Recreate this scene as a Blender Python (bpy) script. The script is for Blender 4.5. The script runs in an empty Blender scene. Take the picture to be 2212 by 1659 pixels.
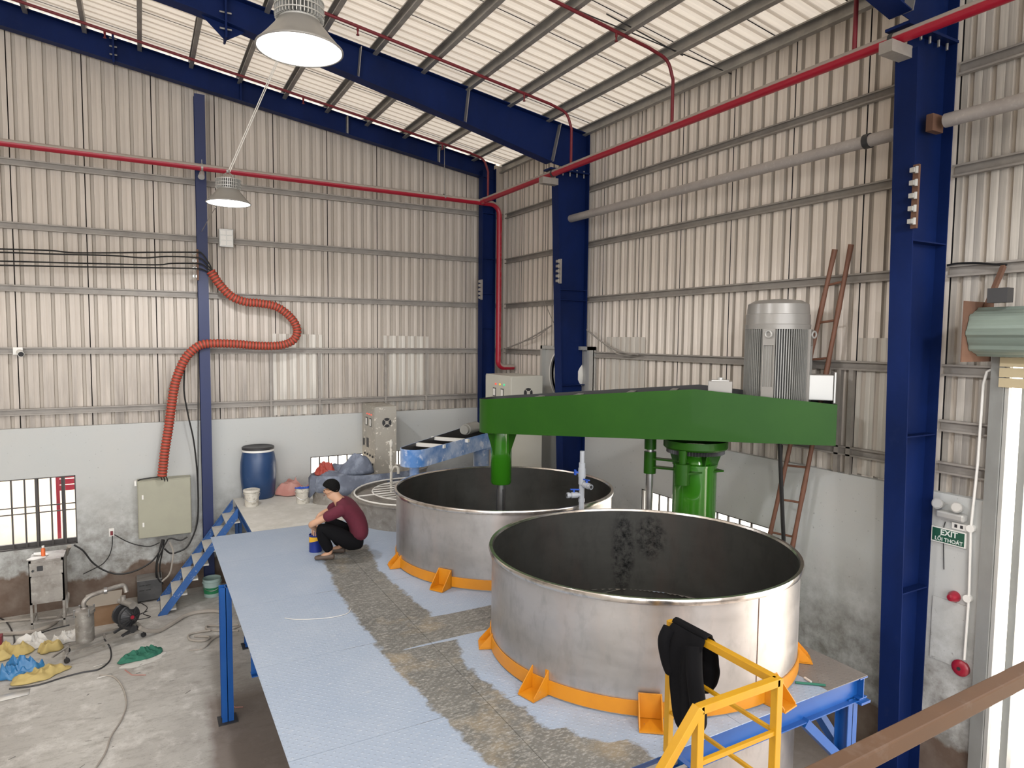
import bpy, bmesh, math, random
from mathutils import Vector, Matrix, noise as mnoise
random.seed(7)
SC = bpy.context.scene
COL = SC.collection
PI = math.pi
# ------------------------------------------------------------------ camera
CF, CYAW, CPIT, CROL = 1433.19, math.radians(29.2), math.radians(3.9), math.radians(.57)
CAM = Vector((-6.65, -12.3, 4.4))
fw = Vector((math.sin(CYAW)*math.cos(CPIT), math.cos(CYAW)*math.cos(CPIT), -math.sin(CPIT)))
r0 = Vector((math.cos(CYAW), -math.sin(CYAW), 0)); u0 = r0.cross(fw)
rr = r0*math.cos(CROL) + u0*math.sin(CROL); uu = u0*math.cos(CROL) - r0*math.sin(CROL)
cd = bpy.data.cameras.new('camera'); cam = bpy.data.objects.new('camera', cd); COL.objects.link(cam)
M = Matrix((rr, uu, -fw)).transposed().to_4x4(); M.translation = CAM; cam.matrix_world = M
cd.sensor_width = 36; cd.lens = CF/2212*36; cd.clip_start = .05; cd.clip_end = 300
SC.camera = cam
def ray(px, py):
    return rr*((px-1106)/CF) + uu*(-(py-829.5)/CF) + fw
def at(px, py, pl, v):            # surveying helper: where the sight line of a pixel meets a real plane
    d = ray(px, py); i = 'xyz'.index(pl); return CAM + d*((v-CAM[i])/d[i])
def dep(px, py, t): return CAM + ray(px, py)*t
# ------------------------------------------------------------------ world, exposure, lights
SC.view_settings.view_transform = 'Standard'; SC.view_settings.look = 'None'
SC.view_settings.gamma = 1; SC.view_settings.exposure = -0.12
w = bpy.data.worlds.new('sky'); SC.world = w; w.use_nodes = True
wb = w.node_tree.nodes['Background']; wb.inputs[0].default_value = (.98, .98, 1.0, 1); wb.inputs[1].default_value = 4.5
def area(name, loc, size, power, rot=(0,0,0), color=(1,1,1), shape='SQUARE', size_y=None, portal=False):
    l = bpy.data.lights.new(name, 'AREA'); l.energy = power; l.size = size; l.shape = shape; l.color = color
    if size_y: l.size_y = size_y
    o = bpy.data.objects.new(name, l); o.location = loc; o.rotation_euler = rot; COL.objects.link(o)
    if portal: l.cycles.is_portal = True
    return o
area('door_portal', (.4, -11.3, 2.1), 4.2, 1, (0, PI/2, 0), shape='RECTANGLE', size_y=4.0, portal=True)
area('hall_portal', (-11, -23.9, 3.6), 22, 1, (PI/2, 0, 0), shape='RECTANGLE', size_y=7, portal=True)
LAMP_W = 235
def lamp_light(p):                                  # wide bowl light of a high-bay lamp
    l = bpy.data.lights.new('lamp_light', 'SPOT'); l.energy = LAMP_W; l.spot_size = math.radians(176); l.spot_blend = .25; l.shadow_soft_size = .12; l.color = (.98, .98, 1)
    o = bpy.data.objects.new('lamp_light', l); o.location = (p[0], p[1], p[2]-.14); COL.objects.link(o)
sl = bpy.data.lights.new('sun', 'SUN'); sl.energy = 14; sl.angle = .02; sl.color = (1, .96, .90)
so = bpy.data.objects.new('sun', sl); COL.objects.link(so); so.rotation_euler = Vector((.66, .16, .80)).to_track_quat('Z', 'Y').to_euler()
# ------------------------------------------------------------------ materials
def new_mat(name):
    m = bpy.data.materials.new(name); m.use_nodes = True
    nt = m.node_tree; return m, nt, nt.nodes['Principled BSDF']
def N(nt, t, **k):
    n = nt.nodes.new(t)
    for a, v in k.items(): setattr(n, a, v)
    return n
def rgb(c): return (c[0], c[1], c[2], 1)
def noise_mask(nt, scale, lo, hi, stretch=(1,1,1), detail=5, rough=.6, off=(0,0,0)):
    g = N(nt, 'ShaderNodeNewGeometry'); mp = N(nt, 'ShaderNodeMapping'); mp.inputs['Scale'].default_value = stretch
    mp.inputs['Location'].default_value = off
    nt.links.new(g.outputs['Position'], mp.inputs[0])
    n = N(nt, 'ShaderNodeTexNoise'); n.inputs['Scale'].default_value = scale; n.inputs['Detail'].default_value = detail
    n.inputs['Roughness'].default_value = rough
    nt.links.new(mp.outputs[0], n.inputs['Vector'])
    r = N(nt, 'ShaderNodeMapRange'); r.inputs[1].default_value = lo; r.inputs[2].default_value = hi; r.clamp = True
    nt.links.new(n.outputs[0], r.inputs[0]); return r.outputs[0], n
def mixc(nt, fac, a, b):
    m = N(nt, 'ShaderNodeMix', data_type='RGBA')
    if isinstance(fac, (int, float)): m.inputs[0].default_value = fac
    else: nt.links.new(fac, m.inputs[0])
    for s, v in ((m.inputs[6], a), (m.inputs[7], b)):
        if isinstance(v, tuple): s.default_value = rgb(v)
        else: nt.links.new(v, s)
    return m.outputs[2]
def math_(nt, op, a, b=None, clamp=False):
    m = N(nt, 'ShaderNodeMath', operation=op); m.use_clamp = clamp
    for i, v in enumerate((a, b)):
        if v is None: continue
        if isinstance(v, (int, float)): m.inputs[i].default_value = v
        else: nt.links.new(v, m.inputs[i])
    return m.outputs[0]
def pmat(name, c, rough=.5, metal=0, layers=(), bump=0, bscale=40, bstretch=(1,1,1), coat=0, spec=None):
    """layers: (colour, scale, lo, hi, stretch, strength)"""
    m, nt, b = new_mat(name); col = tuple(c)
    for i, (lc, sc, lo, hi, st, k) in enumerate(layers):
        f, _ = noise_mask(nt, sc, lo, hi, st, off=(i*3.1, i*1.7, 0))
        f = math_(nt, 'MULTIPLY', f, k)
        col = mixc(nt, f, col, tuple(lc))
    if isinstance(col, tuple): b.inputs['Base Color'].default_value = rgb(col)
    else: nt.links.new(col, b.inputs['Base Color'])
    b.inputs['Roughness'].default_value = rough; b.inputs['Metallic'].default_value = metal
    if coat: b.inputs['Coat Weight'].default_value = coat
    if spec is not None: b.inputs['Specular IOR Level'].default_value = spec
    if bump:
        f, n = noise_mask(nt, bscale, 0, 1, bstretch)
        bp = N(nt, 'ShaderNodeBump'); bp.inputs['Strength'].default_value = bump; bp.inputs['Distance'].default_value = .01
        nt.links.new(n.outputs[0], bp.inputs['Height']); nt.links.new(bp.outputs[0], b.inputs['Normal'])
    return m
ONE = (1,1,1)
MT = {}
VST = (14, 14, .35)
def clad_mat(name, c, streak, dirt, dirt_z):
    m, nt, b = new_mat(name)
    f1, _ = noise_mask(nt, 2.2, .35, .75, VST, off=(1,2,3)); f2, _ = noise_mask(nt, .9, .4, .7, (1,1,.6), off=(5,1,2))
    f4, _ = noise_mask(nt, 6, .45, .7, VST, off=(9,2,3))
    col = mixc(nt, math_(nt, 'MULTIPLY', f1, .40), c, streak); col = mixc(nt, math_(nt, 'MULTIPLY', f2, .45), col, streak)
    col = mixc(nt, math_(nt, 'MULTIPLY', f4, .35), col, tuple(min(1, x*1.25) for x in c))
    g = N(nt, 'ShaderNodeNewGeometry'); s = N(nt, 'ShaderNodeSeparateXYZ'); nt.links.new(g.outputs['Position'], s.inputs[0])
    zr = N(nt, 'ShaderNodeMapRange'); zr.inputs[1].default_value = dirt_z[0]; zr.inputs[2].default_value = dirt_z[1]
    zr.inputs[3].default_value = 1; zr.inputs[4].default_value = 0
    nt.links.new(s.outputs[2], zr.inputs[0])
    f3, _ = noise_mask(nt, 1.6, .3, .8, (5,5,.5), off=(2,8,1))
    col = mixc(nt, math_(nt, 'MULTIPLY', math_(nt, 'MULTIPLY', zr.outputs[0], f3, True), 1.0), col, dirt)
    nt.links.new(col, b.inputs['Base Color']); b.inputs['Roughness'].default_value = .5; b.inputs['Metallic'].default_value = .15
    return m
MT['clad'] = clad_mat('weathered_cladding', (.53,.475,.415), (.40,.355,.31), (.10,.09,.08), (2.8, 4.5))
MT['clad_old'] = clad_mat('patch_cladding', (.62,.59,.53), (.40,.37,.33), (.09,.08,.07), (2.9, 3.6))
MT['clad_r'] = clad_mat('lit_cladding', (.82,.75,.67), (.66,.60,.54), (.25,.23,.21), (3.0, 4.0))  # lighter copy of the cladding, the right wall's stronger light put into its colour
MT['clad_stained'] = clad_mat('stained_cladding', (.60,.56,.50), (.16,.15,.13), (.12,.11,.10), (3.0, 4.4))
MT['clad_groove'] = pmat('shaded_rib_groove', (.45,.405,.35), .7)  # shade inside the wall ribs put into a darker groove colour
MT['roof_groove'] = pmat('shaded_roof_groove', (.56,.50,.43), .7)  # shade in the roof grooves painted as a darker tone
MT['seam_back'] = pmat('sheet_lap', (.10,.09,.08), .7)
MT['roof'] = pmat('roof_sheet', (.80,.74,.65), .5, .1, [((.58,.52,.45), 2.0, .4, .75, (.4,12,.4), .5), ((.86,.82,.75), 1.2, .5, .7, ONE, .5)])
def add_translucency(m, t, c):                            # translucency added to the metal roof so it glows and brightens the hall
    nt = m.node_tree; b = nt.nodes['Principled BSDF']; out = [n for n in nt.nodes if n.type == 'OUTPUT_MATERIAL'][0]
    tr = N(nt, 'ShaderNodeBsdfTranslucent'); tr.inputs[0].default_value = rgb(c); mx = N(nt, 'ShaderNodeMixShader'); mx.inputs[0].default_value = t
    nt.links.new(b.outputs[0], mx.inputs[1]); nt.links.new(tr.outputs[0], mx.inputs[2]); nt.links.new(mx.outputs[0], out.inputs[0])
add_translucency(MT['roof'], .078, (1, .90, .78)); add_translucency(MT['roof_groove'], .045, (1, .90, .78))
MT['galv'] = pmat('galvanised', (.34,.33,.31), .45, .45, [((.20,.19,.18), 3, .45, .7, ONE, .6), ((.48,.44,.39), 5, .5, .75, ONE, .5)])
MT['girt'] = pmat('dusty_girt', (.33,.305,.275), .6, .2, [((.2,.18,.16), 3, .4, .7, ONE, .5), ((.42,.39,.35), 7, .5, .75, ONE, .5)])
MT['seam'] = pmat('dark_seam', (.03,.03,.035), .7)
MT['navy'] = pmat('navy_paint', (.005,.016,.085), .5, 0, [((.003,.008,.035), 1.5, .4, .7, (1,1,.5), .6), ((.02,.03,.09), 9, .62, .75, ONE, .3)], spec=.12)
MT['navy_worn'] = pmat('navy_paint_worn', (.008,.018,.085), .5, 0, [((.30,.29,.30), 16, .70, .75, (1,1,.6), .7), ((.012,.02,.07), 2, .4, .7, ONE, .6)])
MT['blue'] = pmat('blue_paint', (.008,.075,.29), .3, 0, [((.02,.11,.35), 2, .45, .7, ONE, .5)])
MT['blue_worn'] = pmat('worn_blue_paint', (.03,.11,.33), .45, 0, [((.45,.48,.52), 22, .62, .7, ONE, .8), ((.02,.07,.22), 3, .4, .7, ONE, .5)])
MT['blue_dusty'] = pmat('dusty_blue_paint', (.055,.17,.42), .5, 0, [((.40,.48,.62), 2.5, .38, .62, ONE, .85), ((.72,.74,.77), 9, .56, .7, ONE, .7)])
MT['red'] = pmat('red_paint', (.30,.012,.03), .32, 0, [((.20,.01,.02), 3, .45, .7, ONE, .5)], coat=.3)
def red_dusty():
    m, nt, b = new_mat('red_pipe_with_dust')
    g = N(nt, 'ShaderNodeNewGeometry'); s = N(nt, 'ShaderNodeSeparateXYZ'); nt.links.new(g.outputs['Normal'], s.inputs[0])
    f, _ = noise_mask(nt, 14, .2, .8); z = math_(nt, 'ADD', s.outputs[2], math_(nt, 'MULTIPLY', f, .12))
    r = N(nt, 'ShaderNodeMapRange'); r.inputs[1].default_value = .06; r.inputs[2].default_value = .24; nt.links.new(z, r.inputs[0])
    nt.links.new(mixc(nt, r.outputs[0], (.34,.010,.028), (.36,.31,.27)), b.inputs['Base Color'])
    nt.links.new(math_(nt, 'ADD', math_(nt, 'MULTIPLY', r.outputs[0], .5), .3), b.inputs['Roughness']); return m
MT['red_dusty'] = red_dusty()
MT['redthin'] = pmat('sprinkler_red', (.17,.012,.02), .45)
MT['grey_pipe'] = pmat('dusty_grey_pipe', (.40,.37,.345), .5, .2, [((.30,.27,.25), 4, .45, .7, ONE, .5), ((.55,.53,.5), 30, .55, .7, ONE, .4)])
MT['steel'] = pmat('plain_steel', (.42,.42,.42), .32, .9, [((.25,.24,.23), 6, .45, .7, ONE, .5)])
def stainless(name, base, dark, warm, rough):
    m, nt, b = new_mat(name)
    f1, _ = noise_mask(nt, 1.3, .38, .68, (1,1,1.4), off=(3,1,0)); f2, _ = noise_mask(nt, 5, .5, .75, (2,2,1), detail=8, off=(1,7,0))
    f3, _ = noise_mask(nt, .8, .5, .7, (3,3,.7), off=(2,2,9))
    col = mixc(nt, math_(nt, 'MULTIPLY', f1, .6), base, dark); col = mixc(nt, math_(nt, 'MULTIPLY', f2, .55), col, dark)
    col = mixc(nt, math_(nt, 'MULTIPLY', f3, .4), col, warm)
    nt.links.new(col, b.inputs['Base Color']); b.inputs['Metallic'].default_value = .82
    f4, n4 = noise_mask(nt, 3, .2, .8, (1,1,6)); nt.links.new(math_(nt, 'ADD', math_(nt, 'MULTIPLY', f4, .14), rough), b.inputs['Roughness'])
    bp = N(nt, 'ShaderNodeBump'); bp.inputs['Strength'].default_value = .08; bp.inputs['Distance'].default_value = .02
    f5, n5 = noise_mask(nt, 2.2, 0, 1); nt.links.new(n5.outputs[0], bp.inputs['Height']); nt.links.new(bp.outputs[0], b.inputs['Normal'])
    return m
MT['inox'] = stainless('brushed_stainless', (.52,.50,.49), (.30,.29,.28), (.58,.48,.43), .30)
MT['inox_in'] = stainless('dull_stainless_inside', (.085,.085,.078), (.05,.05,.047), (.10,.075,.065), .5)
def stained_inside():
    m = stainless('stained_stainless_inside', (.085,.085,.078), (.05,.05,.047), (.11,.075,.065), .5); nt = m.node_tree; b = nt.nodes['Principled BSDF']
    old = b.inputs['Base Color'].links[0].from_socket
    g = N(nt, 'ShaderNodeNewGeometry'); tot = None
    for (cx, cy, cz, rx, rz) in STAINS:
        mp = N(nt, 'ShaderNodeMapping'); mp.vector_type = 'POINT'
        mp.inputs['Location'].default_value = (-cx/rx, -cy/rx, -cz/rz); mp.inputs['Scale'].default_value = (1/rx, 1/rx, 1/rz)
        nt.links.new(g.outputs['Position'], mp.inputs[0])
        ln = N(nt, 'ShaderNodeVectorMath', operation='LENGTH'); nt.links.new(mp.outputs[0], ln.inputs[0])
        v = math_(nt, 'SUBTRACT', 1, ln.outputs['Value'], True)
        tot = v if tot is None else math_(nt, 'MAXIMUM', tot, v)
    f, _ = noise_mask(nt, 14, .42, .62, detail=8, rough=.75)
    k = math_(nt, 'MULTIPLY', f, math_(nt, 'MULTIPLY', tot, 2.6, True), True)
    nt.links.new(mixc(nt, k, old, (.008,.008,.009)), b.inputs['Base Color']); return m
MT['rim'] = pmat('polished_rim', (.62,.58,.54), .2, .95, [((.3,.28,.26), 12, .5, .65, ONE, .6)])
MT['yellow'] = pmat('yellow_paint', (.58,.225,.008), .4, 0, [((.50,.18,.01), 4, .45, .7, ONE, .5), ((.26,.22,.2), 30, .68, .74, ONE, .8)])
MT['railyellow'] = pmat('rail_yellow', (.52,.27,.008), .4, 0, [((.42,.20,.01), 5, .45, .7, ONE, .5)])
MT['brownrail'] = pmat('worn_brown_rail', (.085,.04,.016), .65, 0, [((.06,.03,.014), 5, .4, .7, ONE, .6), ((.15,.11,.085), 14, .55, .7, ONE, .4)])
MT['green'] = pmat('green_gloss_paint', (.012,.066,.003), .42, 0, [((.02,.088,.005), 1.3, .4, .7, ONE, .6)], coat=.04, spec=.2)
MT['green_hi'] = pmat('green_gloss_post', (.022,.125,.006), .16, 0, [], coat=.6)
MT['motor'] = pmat('grey_motor_paint', (.30,.30,.28), .4, .25, [((.22,.22,.205), 3, .4, .7, ONE, .5)])
MT['motor_cap'] = pmat('grey_motor_cover', (.28,.27,.25), .35, .2, [((.24,.23,.215), 3, .4, .7, ONE, .5)])
MT['silver'] = pmat('silver_paint', (.48,.48,.46), .38, .4)
MT['cab'] = pmat('cream_cabinet', (.50,.49,.43), .45, 0, [((.44,.43,.37), 2, .4, .7, ONE, .4)])
MT['cab_dirty'] = pmat('splashed_cabinet', (.36,.34,.295), .5, 0, [((.28,.26,.22), 3, .4, .7, ONE, .5), ((.72,.68,.60), 16, .6, .66, ONE, .9)])
MT['panelbox'] = pmat('beige_panel', (.35,.345,.265), .5, 0, [((.30,.29,.23), 3, .4, .7, ONE, .5)])
MT['black'] = pmat('black_rubber', (.012,.012,.012), .5)
MT['dark'] = pmat('dark_plastic', (.03,.03,.032), .45)
MT['white'] = pmat('white_plastic', (.75,.74,.70), .45)
MT['dirtywhite'] = pmat('dirty_white_plastic', (.58,.56,.50), .55, 0, [((.22,.19,.15), 22, .54, .66, ONE, .7), ((.4,.37,.31), 6, .45, .7, ONE, .6)])
MT['bluebar'] = pmat('blue_barrel_plastic', (.014,.045,.125), .35, 0, [((.03,.07,.17), 4, .4, .7, ONE, .5), ((.35,.38,.42), 40, .69, .73, ONE, .6)])
MT['pvc'] = pmat('grey_pvc', (.33,.35,.38), .35)
MT['valveblue'] = pmat('blue_valve', (.015,.07,.40), .4)
MT['rust'] = pmat('rusty_steel', (.16,.085,.055), .7, .2, [((.12,.06,.04), 8, .4, .7, ONE, .7)])
MT['bamboo'] = pmat('rusty_bamboo_ladder', (.17,.075,.045), .6, 0, [((.11,.05,.03), 9, .4, .7, (1,1,.5), .7)])
MT['skin'] = pmat('skin', (.47,.27,.17), .5)
MT['shirt'] = pmat('maroon_cloth', (.095,.008,.022), .85, 0, [((.06,.005,.015), 8, .4, .7, ONE, .6), ((.6,.55,.52), 60, .72, .75, ONE, .6)], bump=.3, bscale=14)
MT['trouser'] = pmat('black_cloth', (.004,.004,.005), .9, 0, bump=.4, bscale=14, spec=.15)
MT['shoe'] = pmat('brown_shoe', (.09,.065,.05), .6)
MT['hair'] = pmat('black_hair', (.003,.003,.003), .8, 0, bump=.6, bscale=60, spec=.15)
MT['orangehose'] = pmat('orange_duct', (.42,.055,.03), .55)
MT['hosewire'] = pmat('duct_wire', (.16,.05,.03), .6)
MT['pinksack'] = pmat('pink_woven_sack', (.42,.19,.16), .8, 0, [((.5,.32,.28), 5, .4, .7, ONE, .6)])
MT['tarp'] = pmat('grey_blue_tarp', (.13,.15,.20), .7, 0, [((.26,.30,.37), 7, .46, .62, ONE, .7), ((.07,.08,.11), 2, .45, .7, ONE, .6)])
MT['redbag'] = pmat('red_bag', (.33,.045,.03), .6)
MT['yellowbag'] = pmat('yellow_sack', (.50,.39,.15), .75, 0, [((.33,.25,.09), 5, .4, .7, ONE, .5)])
MT['bluebag'] = pmat('blue_plastic_bag', (.03,.16,.36), .35, 0, [((.08,.26,.46), 6, .45, .7, ONE, .5)])
MT['greencloth'] = pmat('green_cloth', (.02,.13,.085), .8, 0, [((.04,.19,.12), 6, .45, .7, ONE, .5)])
MT['whitefilm'] = pmat('white_plastic_sheet', (.60,.59,.56), .35)
MT['cardboard'] = pmat('cardboard', (.22,.13,.07), .8, 0, [((.3,.2,.13), 4, .4, .7, ONE, .5)])
MT['cardtop'] = pmat('dusty_cardboard', (.36,.32,.27), .8)
MT['dustymetal'] = pmat('dusty_stainless', (.34,.32,.29), .5, .5, [((.20,.18,.16), 6, .42, .65, ONE, .7), ((.52,.5,.46), 14, .55, .7, ONE, .5)])
MT['dustyhose'] = pmat('dusty_hose', (.36,.33,.29), .6, 0, [((.25,.22,.19), 6, .4, .7, ONE, .5)])
MT['greybox'] = pmat('grey_enamel', (.055,.056,.058), .5, 0, [((.10,.10,.10), 5, .45, .7, ONE, .6)])
MT['greytop'] = pmat('dusty_grey_top', (.19,.185,.175), .7)
MT['orange'] = pmat('orange_plastic', (.70,.14,.03), .4)
MT['navyframe'] = pmat('dark_window_steel', (.05,.045,.042), .5)
MT['alu'] = pmat('aluminium_grey', (.30,.31,.30), .4, .4, [((.22,.22,.21), 4, .4, .7, (1,1,.4), .6)])
MT['shutter'] = pmat('pale_green_shutter', (.20,.25,.215), .45, .2, [((.13,.16,.14), 3, .4, .7, (3,.4,3), .6)])
MT['shutter_cream'] = pmat('cream_shutter', (.56,.47,.30), .4, .1)
MT['signgreen'] = pmat('sign_green', (.012,.075,.045), .4)
MT['letter'] = pmat('sign_letter', (.62,.66,.62), .5)
MT['wood'] = pmat('planks', (.4,.3,.2), .7)
MT['sand'] = pmat('sunlit_yard', (.80,.73,.62), .9, 0, [((.66,.58,.46), 3, .45, .7, ONE, .5)])
MT['yardroof'] = pmat('yard_roof_sheets', (.34,.24,.2), .7)
MT['glassy'] = pmat('lens_glass', (.6,.6,.58), .15, .3)
MT['canblue'] = pmat('paint_tin_blue', (.012,.03,.22), .3)
MT['canyellow'] = pmat('paint_tin_yellow', (.75,.42,.02), .3)
MT['bucketgreen'] = pmat('green_label', (.02,.20,.08), .4)
MT['palelabel'] = pmat('pale_label', (.38,.50,.47), .4)
def emis(name, c, s):
    m, nt, b = new_mat(name); b.inputs['Base Color'].default_value = rgb(c); b.inputs['Emission Color'].default_value = rgb(c)
    b.inputs['Emission Strength'].default_value = s; return m
MT['lamp'] = emis('lamp_diffuser', (1,1,1), 6)
MT['led_r'] = emis('red_pilot', (.9,.12,.08), .5); MT['led_y'] = emis('yellow_pilot', (.8,.6,.1), .4); MT['led_g'] = emis('green_pilot', (.1,.7,.35), .4)
def masonry():
    m, nt, b = new_mat('painted_masonry')
    g = N(nt, 'ShaderNodeNewGeometry'); s = N(nt, 'ShaderNodeSeparateXYZ'); nt.links.new(g.outputs['Position'], s.inputs[0]); z = s.outputs[2]
    base = (.47,.485,.475)
    f, _ = noise_mask(nt, 1.2, .4, .75); col = mixc(nt, math_(nt, 'MULTIPLY', f, .35), base, (.52,.50,.46))
    # scuffs get denser towards the floor
    zr = N(nt, 'ShaderNodeMapRange'); zr.inputs[1].default_value = 2.1; zr.inputs[2].default_value = 1.0; nt.links.new(z, zr.inputs[0])
    f, _ = noise_mask(nt, 4.5, .36, .62, detail=8, rough=.7); col = mixc(nt, math_(nt, 'MULTIPLY', math_(nt, 'MULTIPLY', zr.outputs[0], f), .85), col, (.17,.16,.14))
    f, _ = noise_mask(nt, 26, .66, .72, detail=3); col = mixc(nt, math_(nt, 'MULTIPLY', f, .5), col, (.12,.11,.1))
    # bare brown render at the foot
    _, n = noise_mask(nt, 1.1, 0, 1, (1,1,.5), detail=6)
    e = math_(nt, 'SUBTRACT', math_(nt, 'ADD', .08, math_(nt, 'MULTIPLY', n.outputs[0], 1.05)), z)
    k = N(nt, 'ShaderNodeMapRange'); k.inputs[1].default_value = -.03; k.inputs[2].default_value = .03; nt.links.new(e, k.inputs[0])
    f, _ = noise_mask(nt, 3, .4, .7); brown = mixc(nt, f, (.125,.085,.062), (.20,.16,.13))
    col = mixc(nt, k.outputs[0], col, brown)
    nt.links.new(col, b.inputs['Base Color']); b.inputs['Roughness'].default_value = .8; return m
MT['masonry'] = masonry()
def floor_mat():
    m, nt, b = new_mat('dusty_concrete')
    f, _ = noise_mask(nt, .9, .35, .7, detail=8); col = mixc(nt, f, (.50,.49,.46), (.36,.345,.32))
    f, _ = noise_mask(nt, 5, .48, .68, (1,2.4,1), detail=10, rough=.72); col = mixc(nt, math_(nt, 'MULTIPLY', f, .55), col, (.22,.20,.18))
    f, _ = noise_mask(nt, 3.2, .52, .66, detail=8, rough=.7, off=(4,4,0)); col = mixc(nt, math_(nt, 'MULTIPLY', f, .7), col, (.66,.65,.62))
    f, _ = noise_mask(nt, 38, .66, .70, (1,3,1), detail=2); col = mixc(nt, math_(nt, 'MULTIPLY', f, .6), col, (.13,.11,.1))
    # brown dirt under the platform, the platform's shadow painted into the same strip
    g = N(nt, 'ShaderNodeNewGeometry'); s = N(nt, 'ShaderNodeSeparateXYZ'); nt.links.new(g.outputs['Position'], s.inputs[0])
    _, n = noise_mask(nt, 1.5, 0, 1)
    e = math_(nt, 'ADD', s.outputs[0], math_(nt, 'MULTIPLY', n.outputs[0], .25))
    k = N(nt, 'ShaderNodeMapRange'); k.inputs[1].default_value = -6.03; k.inputs[2].default_value = -5.93; nt.links.new(e, k.inputs[0])
    k2 = N(nt, 'ShaderNodeMapRange'); k2.inputs[1].default_value = -3.7; k2.inputs[2].default_value = -4.1; nt.links.new(s.outputs[1], k2.inputs[0])
    col = mixc(nt, math_(nt, 'MULTIPLY', math_(nt, 'MULTIPLY', k.outputs[0], k2.outputs[0]), .8), col, (.16,.125,.105))
    nt.links.new(col, b.inputs['Base Color']); b.inputs['Roughness'].default_value = .75
    bp = N(nt, 'ShaderNodeBump'); bp.inputs['Strength'].default_value = .25; bp.inputs['Distance'].default_value = .01
    f, n = noise_mask(nt, 12, 0, 1, detail=10); nt.links.new(n.outputs[0], bp.inputs['Height']); nt.links.new(bp.outputs[0], b.inputs['Normal']); return m
MT['floor'] = floor_mat()
def deck_mat():
    m, nt, b = new_mat('deck_plate_paint')
    a = N(nt, 'ShaderNodeAttribute'); a.attribute_name = 'paint'
    _, n = noise_mask(nt, 7, 0, 1, detail=8, rough=.7)
    e = math_(nt, 'ADD', a.outputs['Fac'], math_(nt, 'MULTIPLY', math_(nt, 'SUBTRACT', n.outputs[0], .5), .5))
    k = N(nt, 'ShaderNodeMapRange'); k.inputs[1].default_value = .46; k.inputs[2].default_value = .54; nt.links.new(e, k.inputs[0])
    f, _ = noise_mask(nt, 1.4, .4, .7, detail=8); bare = mixc(nt, f, (.150,.148,.134), (.085,.086,.08))
    f, _ = noise_mask(nt, 2.2, .52, .66, detail=8, off=(7,3,0)); bare = mixc(nt, math_(nt, 'MULTIPLY', f, .55), bare, (.34,.27,.17))
    f, _ = noise_mask(nt, 24, .5, .62, (1,2.5,1), detail=6, rough=.7); bare = mixc(nt, math_(nt, 'MULTIPLY', f, .6), bare, (.40,.39,.36))
    f, _ = noise_mask(nt, 1.1, .4, .7, off=(3,3,0)); pt = mixc(nt, f, (.30,.365,.465), (.34,.40,.49))
    f, _ = noise_mask(nt, 9, .58, .7, (1,4,1), detail=6); pt = mixc(nt, math_(nt, 'MULTIPLY', f, .35), pt, (.50,.53,.57))
    a2 = N(nt, 'ShaderNodeAttribute'); a2.attribute_name = 'smooth_steel'
    f, _ = noise_mask(nt, 2, .4, .7); sm = mixc(nt, f, (.17,.15,.135), (.22,.205,.19))
    bare = mixc(nt, a2.outputs['Fac'], bare, sm)
    deckcol = mixc(nt, k.outputs[0], bare, pt); b.inputs['Roughness'].default_value = .5
    # raised chequer lozenges
    g = N(nt, 'ShaderNodeNewGeometry'); mp = N(nt, 'ShaderNodeMapping'); mp.inputs['Rotation'].default_value = (0,0,PI/4); mp.inputs['Scale'].default_value = (22,22,22)
    nt.links.new(g.outputs['Position'], mp.inputs[0]); ck = N(nt, 'ShaderNodeTexVoronoi'); ck.inputs['Scale'].default_value = 1; ck.inputs['Randomness'].default_value = 0
    nt.links.new(mp.outputs[0], ck.inputs['Vector'])
    r = N(nt, 'ShaderNodeMapRange'); r.inputs[1].default_value = .3; r.inputs[2].default_value = .2; nt.links.new(ck.outputs['Distance'], r.inputs[0])
    nt.links.new(mixc(nt, math_(nt, 'MULTIPLY', math_(nt, 'MULTIPLY', r.outputs[0], .10), math_(nt, 'SUBTRACT', 1, a2.outputs['Fac'])), deckcol, (.60,.63,.66)), b.inputs['Base Color'])
    bp = N(nt, 'ShaderNodeBump'); bp.inputs['Strength'].default_value = .5; bp.inputs['Distance'].default_value = .004
    nt.links.new(r.outputs[0], bp.inputs['Height']); nt.links.new(bp.outputs[0], b.inputs['Normal']); return m
MT['deck'] = deck_mat()
MT['whitedeck'] = pmat('white_dusty_deck', (.56,.55,.51), .7, 0, [((.42,.41,.37), 2, .4, .65, ONE, .6), ((.68,.67,.63), 5, .5, .7, ONE, .6), ((.3,.28,.25), 14, .6, .7, (1,2,1), .5)])
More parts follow.
